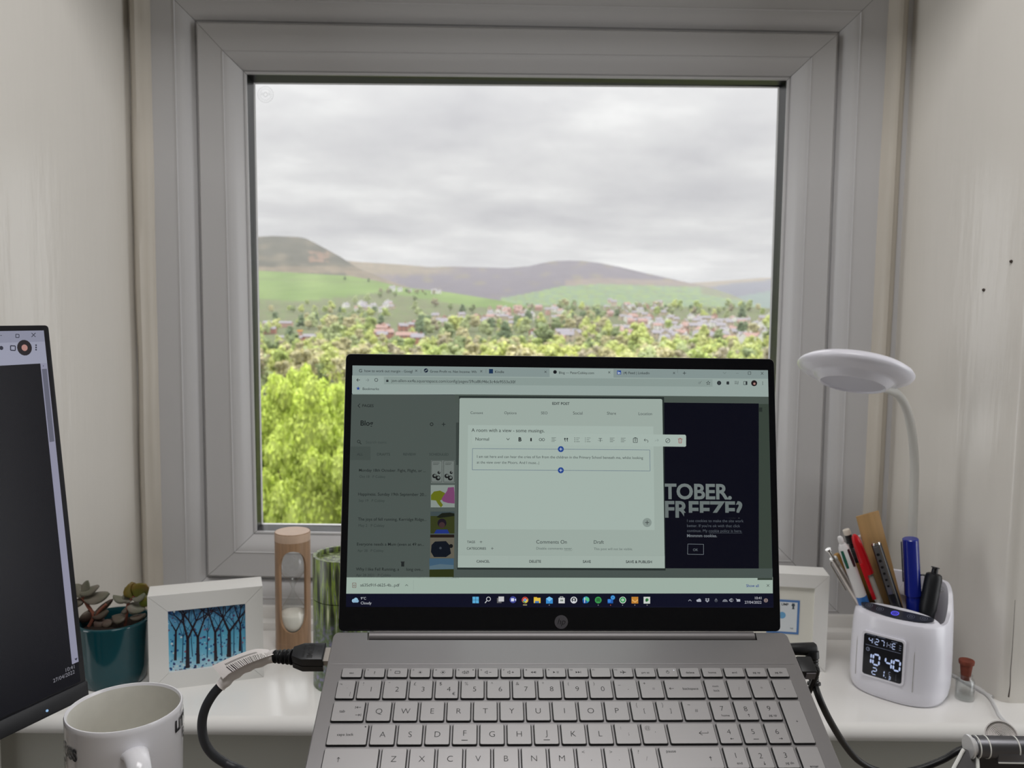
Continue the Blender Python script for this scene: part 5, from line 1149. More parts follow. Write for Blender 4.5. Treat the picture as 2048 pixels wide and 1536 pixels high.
# ---------------------------------------------------------------- pen-holder lamp with clock
wp=mat('white_glossy_plastic',(232,231,240),rough=.22,spec=.5)
phi=math.radians(-42); bc0=on_z(1797,1377,SZ)
PM=T(bc0)@rotz(phi); PMi=PM.inverted()
lamp=thing('desk_lamp','white desk lamp with a pen holder and clock base, right of the laptop','lamp',PM)
AX,BY=.0545,.0480
def sup(q,a,b,p=2.6):
    c_,s_=math.cos(q),math.sin(q); return (a*abs(c_)**(2/p)*(1 if c_>=0 else -1),b*abs(s_)**(2/p)*(1 if s_>=0 else -1))
zf=.096; zbk=.134; SL=.30
def rimz(x,y):
    t_=smooth01((y+.004)/.040); return zf+.004*max(0,-y/BY)*0+(zbk-zf)*t_
K=72; mb=MB(); vs=[];lev=[(.88,0),(.93,.0015),(.97,.006),(1.0,.016),(1.012,.035),(1.0,.065)]
ringsv=[]
for sc_l,z in lev:
    ringsv.append([(sup(2*PI*i/K,AX*sc_l,BY*sc_l)[0],sup(2*PI*i/K,AX*sc_l,BY*sc_l)[1],z) for i in range(K)])
for f_,s3 in ((.6,.985),(.97,.955),(1.0,.935)):
    rr_=[]
    for i in range(K):
        x,y=sup(2*PI*i/K,AX*s3,BY*s3); rr_.append((x,y,.065+(rimz(x,y)-.065)*f_+(0 if f_<1 else .0012)))
    ringsv.append(rr_)
# inner rim: pushed back at the front to leave the control shelf
inn=[]
for i in range(K):
    x0,y0_=sup(2*PI*i/K,AX*.935,BY*.935); x,y=sup(2*PI*i/K,AX*.86,BY*.86); y=max(y,-.014); inn.append((x,y,rimz(x0,y0_)+.0006+max(0,(y-y0_))*SL*(1 if y0_<0 else 0)))
ringsv.append(inn)
for dz_ in (.002,.07): ringsv.append([(x*.99,y*.99,(z-dz_ if dz_<.01 else .018)) for x,y,z in inn])
for r_ in ringsv: vs+=r_
n=len(ringsv); fs=[(j*K+i,j*K+(i+1)%K,(j+1)*K+(i+1)%K,(j+1)*K+i) for j in range(n-1) for i in range(K)]
fs.append(tuple((n-1)*K+i for i in range(K))); fs.append(tuple(range(K))[::-1])
mb.add(vs,fs,wp); mb.build('holder_body',lamp,smooth=45)
# control strip on the front shelf
cp=mat('dark_touch_panel',(48,50,60),rough=.25)
mb=MB(); pts=[]
def shelf(u_,v_): return (u_,v_)
N2=40; a_=.0415
zc_=zf+.0020
for i in range(N2):
    q=2*PI*i/N2; x=a_*math.cos(q); y=-.0235-.0060*(1-(x/a_)**2)+.0085*math.sin(q); pts.append((x,y))
mb.prism(pts,zf+.0002,zc_,cp,bev=.0003); mb.v=[Vector((v.x,v.y,v.z+(v.y+BY*.935)*SL)) for v in mb.v]; pan=mb.build('control_panel',lamp,smooth=40)
blue_l=screen_mat((92,88,235)); dim=mat('dim_icon',(96,100,116),rough=.4)
for i,x in enumerate((-.031,-.0175,.0,.0175,.031)):
    mb=MB(); y=-.0235-.0060*(1-(x/a_)**2); m=blue_l if i==2 else dim
    ringpoly(mb,(x,y),.0030 if i==2 else .0036,.0046 if i==2 else .0041,20,m,lambda a,b:(a,b,zc_+.0002+(b+BY*.935)*SL))
    ringpoly(mb,(x,y),.0012,.0020,14,m,lambda a,b:(a,b,zc_+.0002+(b+BY*.935)*SL))
    mb.build('touch_button',pan,smooth=0)
# clock window on the front face
def surfY(x,z):
    s3=1.012+(1.0-1.012)*max(0,min(1,(z-.035)/.03)) if z<.065 else 1.0+(.935-1.0)*(z-.065)/(zf-.065)
    a,b=AX*s3,BY*s3; t_=min(.999,abs(x/a)); return -b*(1-t_**2.6)**(1/2.6)
Pc=[on_plane(x,y,PM@Vector((0,-BY*1.0,0)),PM.to_3x3()@Vector((1,0,0)),Vector((0,0,1))) for x,y in ((1730,1264),(1808.5,1284.7),(1803,1367.6),(1724.6,1344.8))]
dx0=(Pc[0][0]+Pc[3][0])/2; dx1_=(Pc[1][0]+Pc[2][0])/2; dz1=(Pc[0][1]+Pc[1][1])/2; dz0=(Pc[2][1]+Pc[3][1])/2
yd=-BY*1.013-.0009
mb=MB(); rrp=roundrect(dx0-.0022,dz0-.0022,dx1_+.0022,dz1+.0022,.004,5); XZ=Matrix(((1,0,0,0),(0,0,1,0),(0,1,0,0),(0,0,0,1)))
mb.prism(rrp,yd,yd+.012,wp,M=XZ); 
bez2=mb.build('clock_surround',lamp,smooth=30)
mb=MB(); mb.prism(roundrect(dx0,dz0,dx1_,dz1,.003,5),yd-.0002,yd+.004,mat('clock_glass',(26,28,34),rough=.12,spec=.5),M=XZ); clk=mb.build('clock_display',lamp,smooth=30)
# panel seam
mb=MB()
for xs in (dx0-.011,dx1_+.011):
    pp_=[(xs,surfY(xs,z)-.0002,z) for z in (.02,.04,.06,.08,.088)]; mb.tube(pp_,.0003,5,seam)
pp_=[(dx0-.011+(dx1_-dx0+.022)*i/10,surfY(dx0-.011+(dx1_-dx0+.022)*i/10,.088)-.0002,.088) for i in range(11)]; mb.tube(pp_,.0003,5,seam)
mb.build('panel_seam',lamp)
segc=screen_mat((176,190,226)); segd=screen_mat((120,126,146))
DWd,DHt=dx1_-dx0,dz1-dz0
mb=MB()
def dpt(s_,t_): return (dx0+DWd*s_,yd-.0004,dz1-DHt*t_)
SEG={'H':'fbecg','0':'abcdef','1':'bc','2':'abged','3':'abgcd','4':'fgbc','7':'abc','E':'afged','W':'fbec','C':'afed'}
def seg7(ch_,sc0,tc0,w,h,m,th):
    """centre, width and height in display fractions"""
    hw,hh2=w/2,h/2; P7={'a':((-1,-1),(1,-1)),'b':((1,-1),(1,0)),'c':((1,0),(1,1)),'d':((-1,1),(1,1)),'e':((-1,0),(-1,1)),'f':((-1,-1),(-1,0)),'g':((-1,0),(1,0))}
    for k in SEG[ch_]:
        (a,b),(c,d)=P7[k]; p=Vector((a*hw,b*hh2)); q=Vector((c*hw,d*hh2)); D_=(q-p); p=p+D_*.08; q=q-D_*.08; D_.normalize(); nn=Vector((-D_.y*th*DHt/DWd if 0 else -D_.y*th,D_.x*th))
        sl=lambda v:(sc0+v.x-v.y*.05,tc0+v.y)
        e2=D_*th; pts=[sl(v) for v in (p,p+e2+nn,q-e2+nn,q,q-e2-nn,p+e2-nn)]; mb.poly([dpt(*v) for v in pts],m)
for ch_,sx_,w in (('1',.16,.10),('0',.345,.155),('4',.655,.15),('0',.865,.155)): seg7(ch_,sx_,.585,w,.25,segc,.021)
for ch_,sx_ in (('4',.18),('2',.34),('7',.48),('H',.64),('E',.77)): seg7(ch_,sx_,.15,.085,.13,segd if ch_=='H' else segc,.009)
seg7('2',.31,.87,.11,.16,segc,.012); seg7('1',.52,.87,.08,.15,segc,.012); seg7('C',.70,.82,.045,.06,segd,.006); seg7('3',.70,.93,.05,.08,segc,.008)
line3=lambda a,b,w,m: line(mb,[a,b],w,m,0,fn=lambda s_,t_:dpt(s_,t_))
line3((.05,.275),(.95,.275),.006,segd); line3((.265,.07),(.265,.23),.004,segd); line3((.06,.02),(.3,.02),.006,segd); line3((.35,.02),(.55,.02),.006,segd); line3((.7,.045),(.85,.045),.006,segd)
for t_ in (.10,.15,.2): line3((.90,t_),(.95,t_),.010,segd)
ringpoly(mb,(.12,.375),.036,.046,16,segd,lambda a,b:dpt(a,b)); line3((.12,.375),(.14,.35),.008,segd); line3((.12,.375),(.145,.385),.008,segd)
ringpoly(mb,(.60,.945),0,.010,8,segc,lambda a,b:dpt(a,b)); line3((.86,.80),(.86,.92),.016,mat('dim_lcd',(60,64,76),rough=.4)); ringpoly(mb,(.86,.94),0,.02,10,mat('dim_lcd',(60,64,76)),lambda a,b:dpt(a,b))
mb.build('digits',clk,smooth=0)
# neck
nb=PMi@at(1822,1140,bc0.y+.038)
def NK(x,y,Y): return PMi@at(x,y,Y)
yN=bc0.y+.034; hY=bc0.y-.005
npth=smoothpath([NK(1822,1175,yN),NK(1824,1100,yN),NK(1827,1010,yN),NK(1829,930,yN-.002),NK(1824,865,yN-.008),NK(1812,815,yN-.016),NK(1793,787,yN-.026),NK(1768,776,hY)],5)
neckm=mat('white_silicone_neck',(218,217,212),rough=.5)
mb=MB(); mb.tube(npth,.0052,16,neckm); mb.build('neck',lamp,smooth=80)
mb=MB(); a=NK(1822,1178,yN); mb.lathe([(.0,.0),(.013,0),(.013,.006),(.008,.016),(.0065,.024),(0,.024)],24,wp,M=T((a.x,a.y,a.z-.006))); mb.build('neck_socket',lamp)
# lamp head
hcn=PMi@at(1710,738,hY); R3=PM.to_3x3().inverted()
toV=(CAM-at(1710,738,hY)).normalized()
axis=(Vector((0,0,1))-Vector((toV.x,toV.y,0)).normalized()*math.tan(math.radians(16.5))); axis=(R3@(Matrix.Rotation(math.radians(6.5),3,'Y')@axis)).normalized()
HMx=T(hcn)@axis.to_track_quat('Z','Y').to_matrix().to_4x4()
hr2=.5*228*hY/1649*.965
q_=hr2/.067
mb=MB(); mb.lathe([(r_*q_,z_*q_) for r_,z_ in ((0,.0135),(.025,.0130),(.045,.0105),(.058,.0065),(.0645,.0025),(.067,-.001),(.0668,-.0028),(.0645,-.0060),(.058,-.0095),(.050,-.0112),(.0462,-.0120),(.0448,-.0135),(.0390,-.0198),(.0375,-.0204),(.0365,-.0198),(.0362,-.018))],64,wp,M=HMx); mb.build('lamp_head',lamp,smooth=50)
mb=MB(); mb.lathe([(0,-.0172*q_),(.0363*q_,-.0182*q_)],40,mat('lamp_diffuser',(214,214,226),rough=.35),M=HMx); mb.build('diffuser',lamp)
# ---------------------------------------------------------------- pens
def pen_axis(xt,yt,Yt,xb,yb,Yb,zbot=SZ+.022):
    a=at(xt,yt,Yt); b=at(xb,yb,Yb); d=(b-a).normalized()
    t_=(zbot-a.z)/d.z; e=a+d*t_; return a,e
def pen(name,label,top,bot,parts,clip=None,cat='pen',grp=None,side=None):
    """top/bot: (px,py,Y); parts: list of (part name, material, [(distance from top, radius)...])"""
    a,e=pen_axis(*top,*bot); z=(a-e).normalized(); s_=side or Vector((1,0,0)); x=(CAM-a); x=(x-z*x.dot(z)).normalized(); y=z.cross(x)
    M=Matrix(((x.x,y.x,z.x,e.x),(x.y,y.y,z.y,e.y),(x.z,y.z,z.z,e.z),(0,0,0,1))); L_=(a-e).length
    o=thing(name,label,cat,M,grp)
    for nm,m,pr in parts:
        mb=MB(); pr2=[(r_,L_-(d if d>=0 else L_+d+0)) for d,r_ in pr]; pr2=[(0,pr2[0][1])]+pr2+[(0,pr2[-1][1])]; mb.lathe(pr2[::-1],18,m); mb.build(nm,o,smooth=40)
    return o,L_
chrome=mat('chrome',(214,212,210),rough=.15,metal=1); gold=mat('gold_barrel',(196,152,84),rough=.3,metal=.6); blkp=mat('black_plastic',(24,24,27),rough=.3); redp=mat('red_plastic',(196,24,34),rough=.25); clearp=mat('clear_barrel',(186,180,170),rough=.2)
bluep=mat('royal_blue_barrel',(18,36,140),rough=.25,coat=.3); whp=mat('white_barrel',(228,226,226),rough=.3); ltb=mat('light_blue_barrel',(50,116,190),rough=.35); grn=mat('green_slider',(30,96,78),rough=.3); mar=mat('maroon_slider',(62,24,34),rough=.3)
cy0=bc0.y
# silver click pen far left
o,L_=pen('ballpoint_pen','silver click ballpoint pen leaning far left in the pen holder',(1656,1098,cy0+.018),(1712,1195,cy0+.020),[('push_button',chrome,[(0,.0036),(.002,.0038),(.0022,.0022),(.013,.0022)]),('collar',chrome,[(.013,.0047),(.0155,.0049),(.016,.0042)]),('barrel',mat('silver_barrel',(196,190,186),rough=.25,metal=.9),[(.016,.0044),(.12,.0044),(.13,.002)])])
mb=MB(); mb.tube([(.0,-.0046,L_-.016),(.0,-.0066,L_-.020),(.0,-.0064,L_-.058)],.0010,6,chrome); mb.build('clip',o)
# gold pencil behind it
pen('mechanical_pencil','thin gold-barrelled pencil half hidden behind the four-colour pen',(1672,1108,cy0+.030),(1722,1195,cy0+.026),[('barrel',gold,[(0,.0032),(.002,.0038),(.12,.0038)])])
# four colour pen
o,L_=pen('four_colour_pen','white four-colour pen with green and maroon sliders and a blue lower barrel',(1679,1073,cy0+.014),(1724,1196,cy0+.016),[('top_knob',whp,[(0,.0022),(.002,.0032),(.0065,.0034),(.009,.0028),(.011,.0030)]),('upper_barrel',whp,[(.010,.0040),(.015,.0066),(.045,.0070),(.080,.0068)]),('lower_barrel',ltb,[(.0802,.0068),(.135,.0055),(.15,.002)])])
for nm,m,s_ in (('slider',grn,-.55),('slider',mar,.75)):
    mb=MB(); c_,sn=math.cos(s_),math.sin(s_); mb.tube([(.0056*c_,.0056*sn,L_-.0165),(.0066*c_,.0066*sn,L_-.030),(.0064*c_,.0064*sn,L_-.0395)],[.0020,.0021,.0018],10,m); mb.build(nm,o)
# mechanical pencil with eraser
pen('mechanical_pencil','gold mechanical pencil with a white eraser and ribbed black collar',(1692,1059,cy0+.030),(1740,1190,cy0+.028),[('eraser',mat('eraser',(214,206,194),rough=.8),[(0,.0040),(.001,.0045),(.0065,.0045)]),('cap',blkp,[(.0065,.0040),(.014,.0044),(.017,.0050),(.018,.0032),(.023,.0034)]),('ribbed_collar',blkp,[(.023,.0050)]+[(.0235+.0022*i+.0011*j,.0052 if j else .0044) for i in range(7) for j in (0,1)]+[(.043,.0050)]),('barrel',gold,[(.043,.0046),(.13,.0046)])])
# red cap ball pen
o,L_=pen('ballpoint_pen','clear ballpoint pen with a red cap, middle of the pen holder',(1708,1069,cy0+.010),(1757,1200,cy0+.010),[('cap',redp,[(0,.0018),(.003,.0040),(.010,.0052),(.030,.0062),(.052,.0064)]),('barrel',clearp,[(.0522,.0044),(.14,.0044)])])
mb=MB(); mb.box((.0052,-.0040,L_-.060),(.0022,.0044,.048),redp,bev=.0008); mb.build('cap_clip',o)
# thin white stick pen
pen('ballpoint_pen','thin white-tipped pen between the red cap and the wooden ruler',(1721,1071,cy0+.022),(1764,1196,cy0+.022),[('tip',whp,[(0,.0030),(.0012,.0032),(.0014,.0016),(.012,.0018)]),('barrel',gold,[(.012,.0032),(.12,.0034)])])
# ruler
A_=at(1712,1033,cy0+.016); B_1=at(1759,1029.5,cy0+.016); bt=at(1808,1222,cy0+.014); d_=(B_1-bt).normalized(); wv=(B_1-A_); wv=wv-d_*wv.dot(d_); W1_=wv.length; wv.normalize(); t_=(SZ+.024-bt.z)/d_.z; e_=bt+d_*t_-wv*W1_
nrm=wv.cross(d_)*-1
RM=Matrix(((wv.x,nrm.x,d_.x,e_.x),(wv.y,nrm.y,d_.y,e_.y),(wv.z,nrm.z,d_.z,e_.z),(0,0,0,1)))
Lr=(A_-e_).dot(d_)
rul=mat('ruler_wood',(178,142,96),rough=.45,mott=(60,.12,(3,3,.12)))
mb=MB(); mb.box((W1_/2,0,Lr/2),(W1_,.0024,Lr),rul,bev=.0005); o=mb.build('wooden_ruler'); o.matrix_world=RM; tag(o,'pale wooden ruler leaning in the pen holder behind the black pen','ruler')
# black pen with a perforated metal clip
o,L_=pen('ballpoint_pen','black pen with a flat silver clip pierced by six dark dots',(1751,1084,cy0-.002),(1790,1204,cy0-.002),[('end_cap',chrome,[(0,.0046),(.0015,.0052),(.003,.0052)]),('barrel',blkp,[(.003,.0058),(.10,.0064),(.14,.0060)])])
mb=MB(); mb.box((.0070,-.0010,L_-.034),(.0012,.0072,.062),mat('grey_clip',(120,120,124),rough=.3,metal=.7),bev=.0004); mb.box((.0076,.0022,L_-.034),(.0006,.0010,.062),chrome); cpn=mb.build('clip',o)
mb=MB()
for i in range(6): ringpoly(mb,(-.0016,L_-.013-.0082*i),0,.0019-.0001*i,10,blkp,lambda a,b:(.0080,a,b))
mb.build('dots',cpn,smooth=0)
# royal blue pen
o,L_=pen('fibre_pen','thick royal blue pen standing upright in front of the lamp neck',(1821,1077,cy0-.004),(1827,1215,cy0-.002),[('cap',bluep,[(0,.0084),(.0008,.0091),(.070,.0096)]),('barrel',bluep,[(.0702,.0086),(.14,.0082)])])
mb=MB(); mb.box((-.002,-.0102,L_-.030),(.0030,.0014,.050),mat('navy_clip',(20,22,60),rough=.3),bev=.0005); mb.build('clip',o)
# black marker / torch pen on the right
o,L_=pen('marker_pen','stubby black click marker with a wire clip at the right of the holder',(1871,1134,cy0-.008),(1852,1235,cy0-.016),[('push_button',blkp,[(0,.0046),(.0012,.0050),(.0016,.0034),(.0075,.0038)]),('barrel',mat('matt_black',(20,22,26),rough=.45),[(.0075,.0060),(.009,.0086),(.014,.0098),(.05,.0098),(.055,.0088),(.09,.0084)])])
mb=MB(); mb.tube(smoothpath([(0,-.0080,L_-.013),(0,-.0125,L_-.013),(0,-.0150,L_-.018),(0,-.0160,L_-.050)],4),.0011,8,blkp); mb.build('clip',o)
mb=MB(); mb.sphere((.003,.0105,L_-.024),.0036,glass,sub=2); mb.build('clear_bead',o)
# ---------------------------------------------------------------- corked bottle
bb=on_z(1928.5,1398,SZ); rb=.5*36*bb.y/1649; hb=at(1928,1352,bb.y).z-SZ; ck=mat('cork',(112,54,38),rough=.85,mott=(120,.25,(1,1,1)))
bo=thing('bottle','tiny empty glass bottle with a red-brown cork, beside the lamp base','bottle',bb)
mb=MB(); mb.lathe([(0,.0008),(rb*.9,.0008),(rb,.002),(rb,hb*.78),(rb*.9,hb*.88),(rb*.62,hb*.95),(rb*.60,hb*1.02),(rb*.74,hb*1.05),(rb*.74,hb*1.08),(rb*.55,hb*1.08)],32,glass); mb.lathe([(rb*.55,hb*1.08),(rb*.53,hb*.95),(rb*.9,hb*.8),(rb*.93,.003),(0,.003)],32,glass); mb.build('glass_body',bo,smooth=60)
tz=at(1930,1320,bb.y).z-SZ
mb=MB(); mb.lathe([(0,hb*.86),(rb*.50,hb*.86),(rb*.54,hb*1.09),(rb*.66,tz-.0055),(rb*.80,tz-.0045),(rb*.84,tz-.001),(rb*.80,tz),(0,tz)],24,ck); mb.build('cork_stopper',bo,smooth=40)
# ---------------------------------------------------------------- cables
whc=mat('white_cable',(222,222,222),rough=.35)
cpts=[on_z(x,y,SZ+.0022) for x,y in ((1868,1318),(1893,1330),(1912,1345),(1935,1362),(1960,1378),(1980,1396),(1993,1418),(2000,1432))]
last=cpts[-1]
cpts+=[Vector((last.x+.002,YW+.006,SZ-.004)),Vector((last.x+.004,YW-.004,SZ-.03)),Vector((last.x+.004,.80,DZ-.12)),Vector((last.x,.70,DZ-.2))]
mb=MB(); mb.tube(smoothpath(cpts,5),.0021,8,whc); o=mb.build('cable',smooth=80); tag(o,'thin white cable running along the right wall from the lamp over the sill edge','cable')
# clear adhesive trunking strip along the right sill/wall joint
mb=MB(); a=RB+(RF-RB)*.12; b=RB+(RF-RB)*.95; mb.tube([(a.x-.003,a.y,SZ+.002),(b.x-.003,b.y,SZ+.002)],.0024,6,whc); o=mb.build('trim_4'); o['kind']='structure'
# power plug (right)
rubber=mat('black_rubber_plug',(17,17,20),rough=.45)
def LP(x,y,dz=0):     # point over the laptop deck plane, dz metres above it
    O=LM.translation+LM.to_3x3()@Vector((0,0,dz)); a=LM.to_3x3()@Vector((1,0,0)); b=LM.to_3x3()@Vector((0,1,0)); s_,t_=on_plane(x,y,O,a,b); return Vector((s_,t_,dz))
dc=thing('power_plug','black right-angled power plug and cord in the laptop right side','plug',LM@Vector((.182,-.02,-.006)))
DI=dc.matrix_world.inverted()@LM
a=LP(1588,1298,-.006); b=LP(1630,1298,-.006)
mb=MB(); mb.tube([DI@Vector((.1795,a.y,-.006)),DI@Vector((.184,a.y,-.006)),DI@Vector((b.x-.0008,b.y,-.006)),DI@Vector((b.x+.0006,b.y,-.006))],[.0045,.0047,.0052,.0042],16,rubber); mb.build('barrel',dc,smooth=50)
E1=LM@LP(1624,1302,-.006); E2=at(1628,1368,E1.y-.004)
Di=dc.matrix_world.inverted(); pth=[]; rad=[]
for i in range(25):
    t_=i/24; pth.append(Di@(E1.lerp(E2,t_))); rad.append((.0050-.0012*t_)*(1.0 if i%2 else .9) if t_>.22 else .0052)
mb=MB(); mb.tube(pth,rad,14,rubber); mb.tube([Di@E1.lerp(E2,.95),Di@E1.lerp(E2,1.02)],.0052,14,rubber); mb.build('strain_relief',dc,smooth=30)
cy=[at(1628,1366,E1.y-.004),at(1641,1402,.62),at(1662,1445,.63),at(1690,1490,.645),at(1722,1525,.655),at(1770,1545,.66),at(1830,1540,.66),at(1885,1520,.66),at(1925,1498,.66),at(1975,1492,.665),Vector((.50,.66,DZ-.02))]
mb=MB(); mb.tube([Di@p for p in smoothpath(cy,6)],.0027,10,rubber); mb.build('cord',dc,smooth=80)
us=thing('usb_plug','black USB plug with a grey edge just below the power plug','plug',LM@Vector((.182,-.05,-.006)))
UI_=us.matrix_world.inverted()@LM; c1=LP(1604,1334,-.006); c2=LP(1628,1336,-.006)
mb=MB(); mb.box(((.181+c2.x)/2,c1.y,-.006),(c2.x-.181,.0155,.0075),rubber,M=UI_,bev=.0012); mb.build('plug_body',us)
mb=MB(); mb.box(((.183+c2.x)/2,c1.y-.0082,-.0065),(c2.x-.186,.0012,.006),mat('grey_plug_edge',(92,88,92),rough=.4),M=UI_); mb.build('grey_edge',us)
mb=MB(); mb.tube(smoothpath([UI_@Vector((c2.x,c1.y,-.006)),UI_@Vector((c2.x+.003,c1.y-.001,-.009)),UI_@Vector((c2.x+.002,c1.y-.001,-.03)),UI_@Vector((c2.x-.004,c1.y+.0,-.08))],4),.0022,8,rubber); mb.build('cord',us)
# HDMI plug and labelled cable (left)
hd_=thing('hdmi_plug','black HDMI plug with a ribbed neck in the laptop left side','plug',LM@Vector((-.182,-.02,-.006)))
HI=hd_.matrix_world.inverted()@LM
hb_=mat('hdmi_plug_black',(32,34,38),rough=.38)
p1=LP(655,1302,-.001); zt_=.0015; yc_=(LP(652,1285,zt_).y+LP(648,1319,zt_).y)/2; hw_=abs(LP(652,1285,zt_).y-LP(648,1319,zt_).y)/2
xl=LP(582,1302,zt_).x; xr=-.1842
prof=[(xr,-hw_),(xr,hw_),(xl+.009,hw_),(xl+.001,hw_*.55),(xl+.001,-hw_*.55),(xl+.009,-hw_)]
mb=MB(); Mh=HI@T((0,yc_,0)); mb.prism(prof,-.0055,zt_,hb_,M=Mh,bev=.0008); mb.prism([(x,y*1.0) for x,y in prof],-.0115,-.0062,hb_,M=Mh); mb.prism([(x*.999-.0002,y*.93) for x,y in prof],-.0065,-.0050,rubber,M=Mh)
mb.build('plug_body',hd_,smooth=30)
mb=MB(); mb.box(((xr-.1800)/2,yc_,-.0045),(abs(xr+.1800)+.002,hw_*1.6,.0048),mat('plug_metal',(176,170,164),rough=.4,metal=.6),M=HI); mb.build('metal_shell',hd_)
mb=MB(); gy=mat('plug_emboss',(14,15,18),rough=.6)
# maker's letters run across the plug (reading towards the laptop front)

def hfn(a,b): return Mh@Vector((xr-.0130+b,-a,zt_+.0001))
put_text(mb,'HDMI',gy,0,.001,cap=.0042,width=hw_*1.55,align='c',fn=hfn,off=.04,sy=.0042)
put_text(mb,'HIGH SPEED',gy,0,-.0028,width=hw_*1.5,align='c',fn=hfn,off=.03,sy=.0017)
mb.poly([Mh@Vector((xr-.0030,0,zt_+.0001)),Mh@Vector((xr-.0042,.0007,zt_+.0001)),Mh@Vector((xr-.0042,-.0007,zt_+.0001))],gy)
mb.build('embossed_letters',hd_,smooth=0)
nk0=Vector((xl+.001,yc_,-.005)); 
mb=MB(); pth=[];rad=[]
neL=LM@nk0; neR=at(549,1313,(LM@nk0).y+.004)
Hi=hd_.matrix_world.inverted()
for i in range(31):
    t_=i/30; pth.append(Hi@neL.lerp(neR,t_)); rad.append(.0052-.0012*t_+.0011*math.sin(t_*PI*2*4.5))
mb.tube(pth,rad,16,rubber); mb.build('ribbed_neck',hd_,smooth=70)
yc3=neR.y
lab=[at(551,1311,yc3),at(520,1322,yc3+.004),at(490,1334,yc3+.006),at(462,1352,yc3+.006),at(441,1372,yc3+.004)]
cab=[at(441,1372,yc3+.004),at(424,1392,yc3+.002),at(410,1418,yc3),at(404,1447,yc3),at(408,1480,yc3),at(423,1506,yc3+.002),at(450,1526,yc3+.004),at(480,1540,yc3+.006),at(520,1560,.655),Vector((-.10,.665,DZ-.06)),Vector((-.05,.70,DZ-.25))]
full=smoothpath(lab+cab[1:],6)
mb=MB(); mb.tube([Hi@p for p in full],.0036,14,mat('cable_sheath',(46,48,52),rough=.45)); mb.build('cord',hd_,smooth=80)
labm=mat('paper_label',(236,230,228),rough=.45)
ls_=smoothpath(lab,6); 
mb=MB(); mb.tube([Hi@p for p in ls_],[.0046+.0004*math.sin(i*1.3) for i in range(len(ls_))],14,labm)
# flag: flat fold standing off the cable towards the viewer's upper left
fl_b=[at(547,1309,yc3-.005),at(518,1319,yc3-.003),at(488,1331,yc3-.001),at(450,1352,yc3-.001)]; fl_t=[at(536,1299,yc3+.008),at(508,1299,yc3+.012),at(468,1312,yc3+.014),at(424,1332,yc3+.015)]
fl_b=smoothpath(fl_b,4); fl_t=smoothpath(fl_t,4); nF=len(fl_b)
fl_b[-1]=at(446,1358,yc3-.001)
vs=[Hi@p for p in fl_b]+[Hi@p for p in fl_t]; off_=Vector((0,.0004,0)); vs+= [v+off_ for v in vs]
fs=[(i,i+1,nF+i+1,nF+i) for i in range(nF-1)]+[(2*nF+i,3*nF+i,3*nF+i+1,2*nF+i+1) for i in range(nF-1)]+[(nF+i,nF+i+1,3*nF+i+1,3*nF+i) for i in range(nF-1)]
mb.add(vs,fs,labm); flag=mb.build('paper_tag',hd_,smooth=60)
mb=MB(); rnd=random.Random(4)
def FLp(s_,t_):
    k=s_*(nF-1); i=min(int(k),nF-2); f_=k-i; b_=fl_b[i].lerp(fl_b[i+1],f_); tt_=fl_t[i].lerp(fl_t[i+1],f_); return Hi@(b_.lerp(tt_,t_)+Vector((0,-.0004,0)))
s0=.14
while s0<.86:
    w_=rnd.choice((.006,.009,.013)); mb.add([FLp(s0,.02),FLp(s0+w_,.02),FLp(s0+w_,.52),FLp(s0,.52)],[(0,1,2,3)],inkb); s0+=w_+rnd.choice((.014,.020,.026))
for i in range(30): s_=.30+i*.018; mb.add([FLp(s_,.62),FLp(s_+.009,.62),FLp(s_+.009,.76),FLp(s_,.76)],[(0,1,2,3)],mat('label_print',(96,90,90),rough=.6))
mb.build('barcode_print',flag,smooth=0)
# ---------------------------------------------------------------- hinged aluminium stand, lower right
gm=mat('brushed_dark_aluminium',(104,104,108),rough=.38,metal=.8,bump=(300,.1,(1,20,20),.0005)); dm=mat('disc_aluminium',(226,226,228),rough=.3,metal=.35,bump=(500,.1,(1,1,1),.0003)); wed=mat('white_rod_and_highlight',(224,224,220),rough=.35); acr=mat('dark_acrylic_panel',(70,68,70),rough=.3)
q0=at(1937,1493,.585); tY=q0.y; rH=.0078
hs=thing('hinged_stand','grey aluminium hinge barrel of a folding stand in the lower right corner','stand',Vector((q0.x,q0.y,DZ)))
zH=q0.z-DZ; Rx=Matrix.Rotation(PI/2,4,'Y')
mb=MB(); mb.lathe([(0,0),(rH-.0003,0),(rH,.0004),(rH,.2),(0,.2)],40,gm,M=T((.004,0,zH))@Rx); mb.build('barrel',hs,smooth=40)
mb=MB(); mb.lathe([(0,-.0006),(rH*1.04,-.0006),(rH*1.10,0),(rH*1.10,.0012),(rH*.8,.0016),(rH*.8,.004),(0,.004)],40,dm,M=T((0,0,zH))@Rx); mb.build('end_disc',hs,smooth=30)
for xx_ in (1950,1969,2027):
    xr_=at(xx_,1493,tY).x-q0.x; mb=MB(); mb.lathe([(rH*.9,0),(rH*1.05,0),(rH*1.05,.0009),(rH*.9,.0009)],32,wed,M=T((xr_,0,zH))@Rx); mb.build('ring',hs,smooth=30)
hl=lambda x,y,Y=tY: at(x,y,Y)-Vector((q0.x,q0.y,DZ))
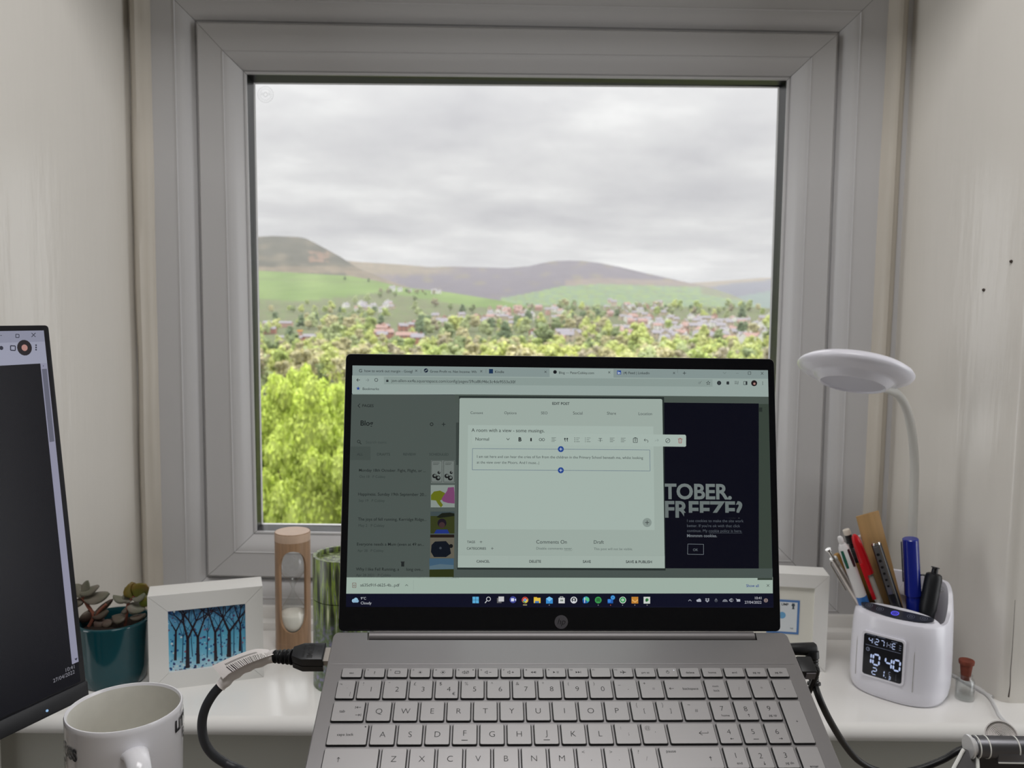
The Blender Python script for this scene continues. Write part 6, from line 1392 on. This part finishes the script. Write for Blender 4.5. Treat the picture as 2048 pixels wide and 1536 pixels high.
def rodto(x0,y0,x1,y1,dy,r=.0013):
    a=hl(x0,y0,tY-.002); b=hl(x1,y1,tY-.010+dy); d=(b-a); t_=(0.002-a.z)/d.z; mb=MB(); mb.tube([a,a+d*t_],r,8,wed); mb.build('leg',hs); return a,a+d*t_
a1,b1=rodto(1927,1499,1905,1540,0); a2,b2=rodto(1954,1508,1956,1540,.0)
mb=MB(); off_=Vector((0,.001,0)); mb.add([a1+off_,a2+off_,b2+off_,b1+off_,a1+off_*2.5,a2+off_*2.5,b2+off_*2.5,b1+off_*2.5],[(0,1,2,3),(7,6,5,4),(0,4,5,1),(2,6,7,3)],acr); mb.build('side_panel',hs)
x_a=hl(1958,1500).x; mb=MB(); mb.box(((x_a+.19)/2,.004,(zH-rH*.9)/2),(.19-x_a,.004,zH-rH*.9),mat('stand_plate',(72,70,72),rough=.45,metal=.5),bev=.001); mb.build('back_plate',hs)
mb=MB(); xb0=hl(1984,1515).x; xb1=hl(2040,1515).x; mb.box(((xb0+xb1)/2,-.004,zH-rH*.55),(xb1-xb0,.008,rH*.9),gm,bev=.0008); mb.box(((xb0+xb1)/2,-.0082,zH-rH*.98),(xb1-xb0,.0008,.0008),wed); mb.build('hinge_knuckle',hs)  # thin white strip is a painted highlight along the knuckle edge
# ribbed white disc behind the barrel
dY=tY+.022; dc0=at(2003,1470,dY)-Vector((q0.x,q0.y,DZ)); dR=.5*62*dY/1649
mb=MB(); Ry=Matrix.Rotation(PI/2,4,'X'); prf=[(0,.0)]
for i in range(9): r_=dR*(.1+.085*i); prf+=[(r_,.0),(r_+dR*.03,.0009),(r_+dR*.06,.0)]
prf+=[(dR*.92,.0),(dR*.93,.002),(dR,.002),(dR,-.004),(0,-.004)]
DM=T(dc0-Vector((0,0,.001)))@Matrix.Rotation(math.radians(-29),4,'Z')@Matrix.Rotation(math.radians(-24),4,'X')@Ry
mb.lathe(prf,48,mat('ribbed_white_plastic',(242,238,236),rough=.4),M=DM); mb.tube([dc0+Vector((0,.006,-.003)),dc0+Vector((0,.006,-dc0.z+.002))],.003,8,gm); mb.build('ribbed_disc',hs,smooth=30)
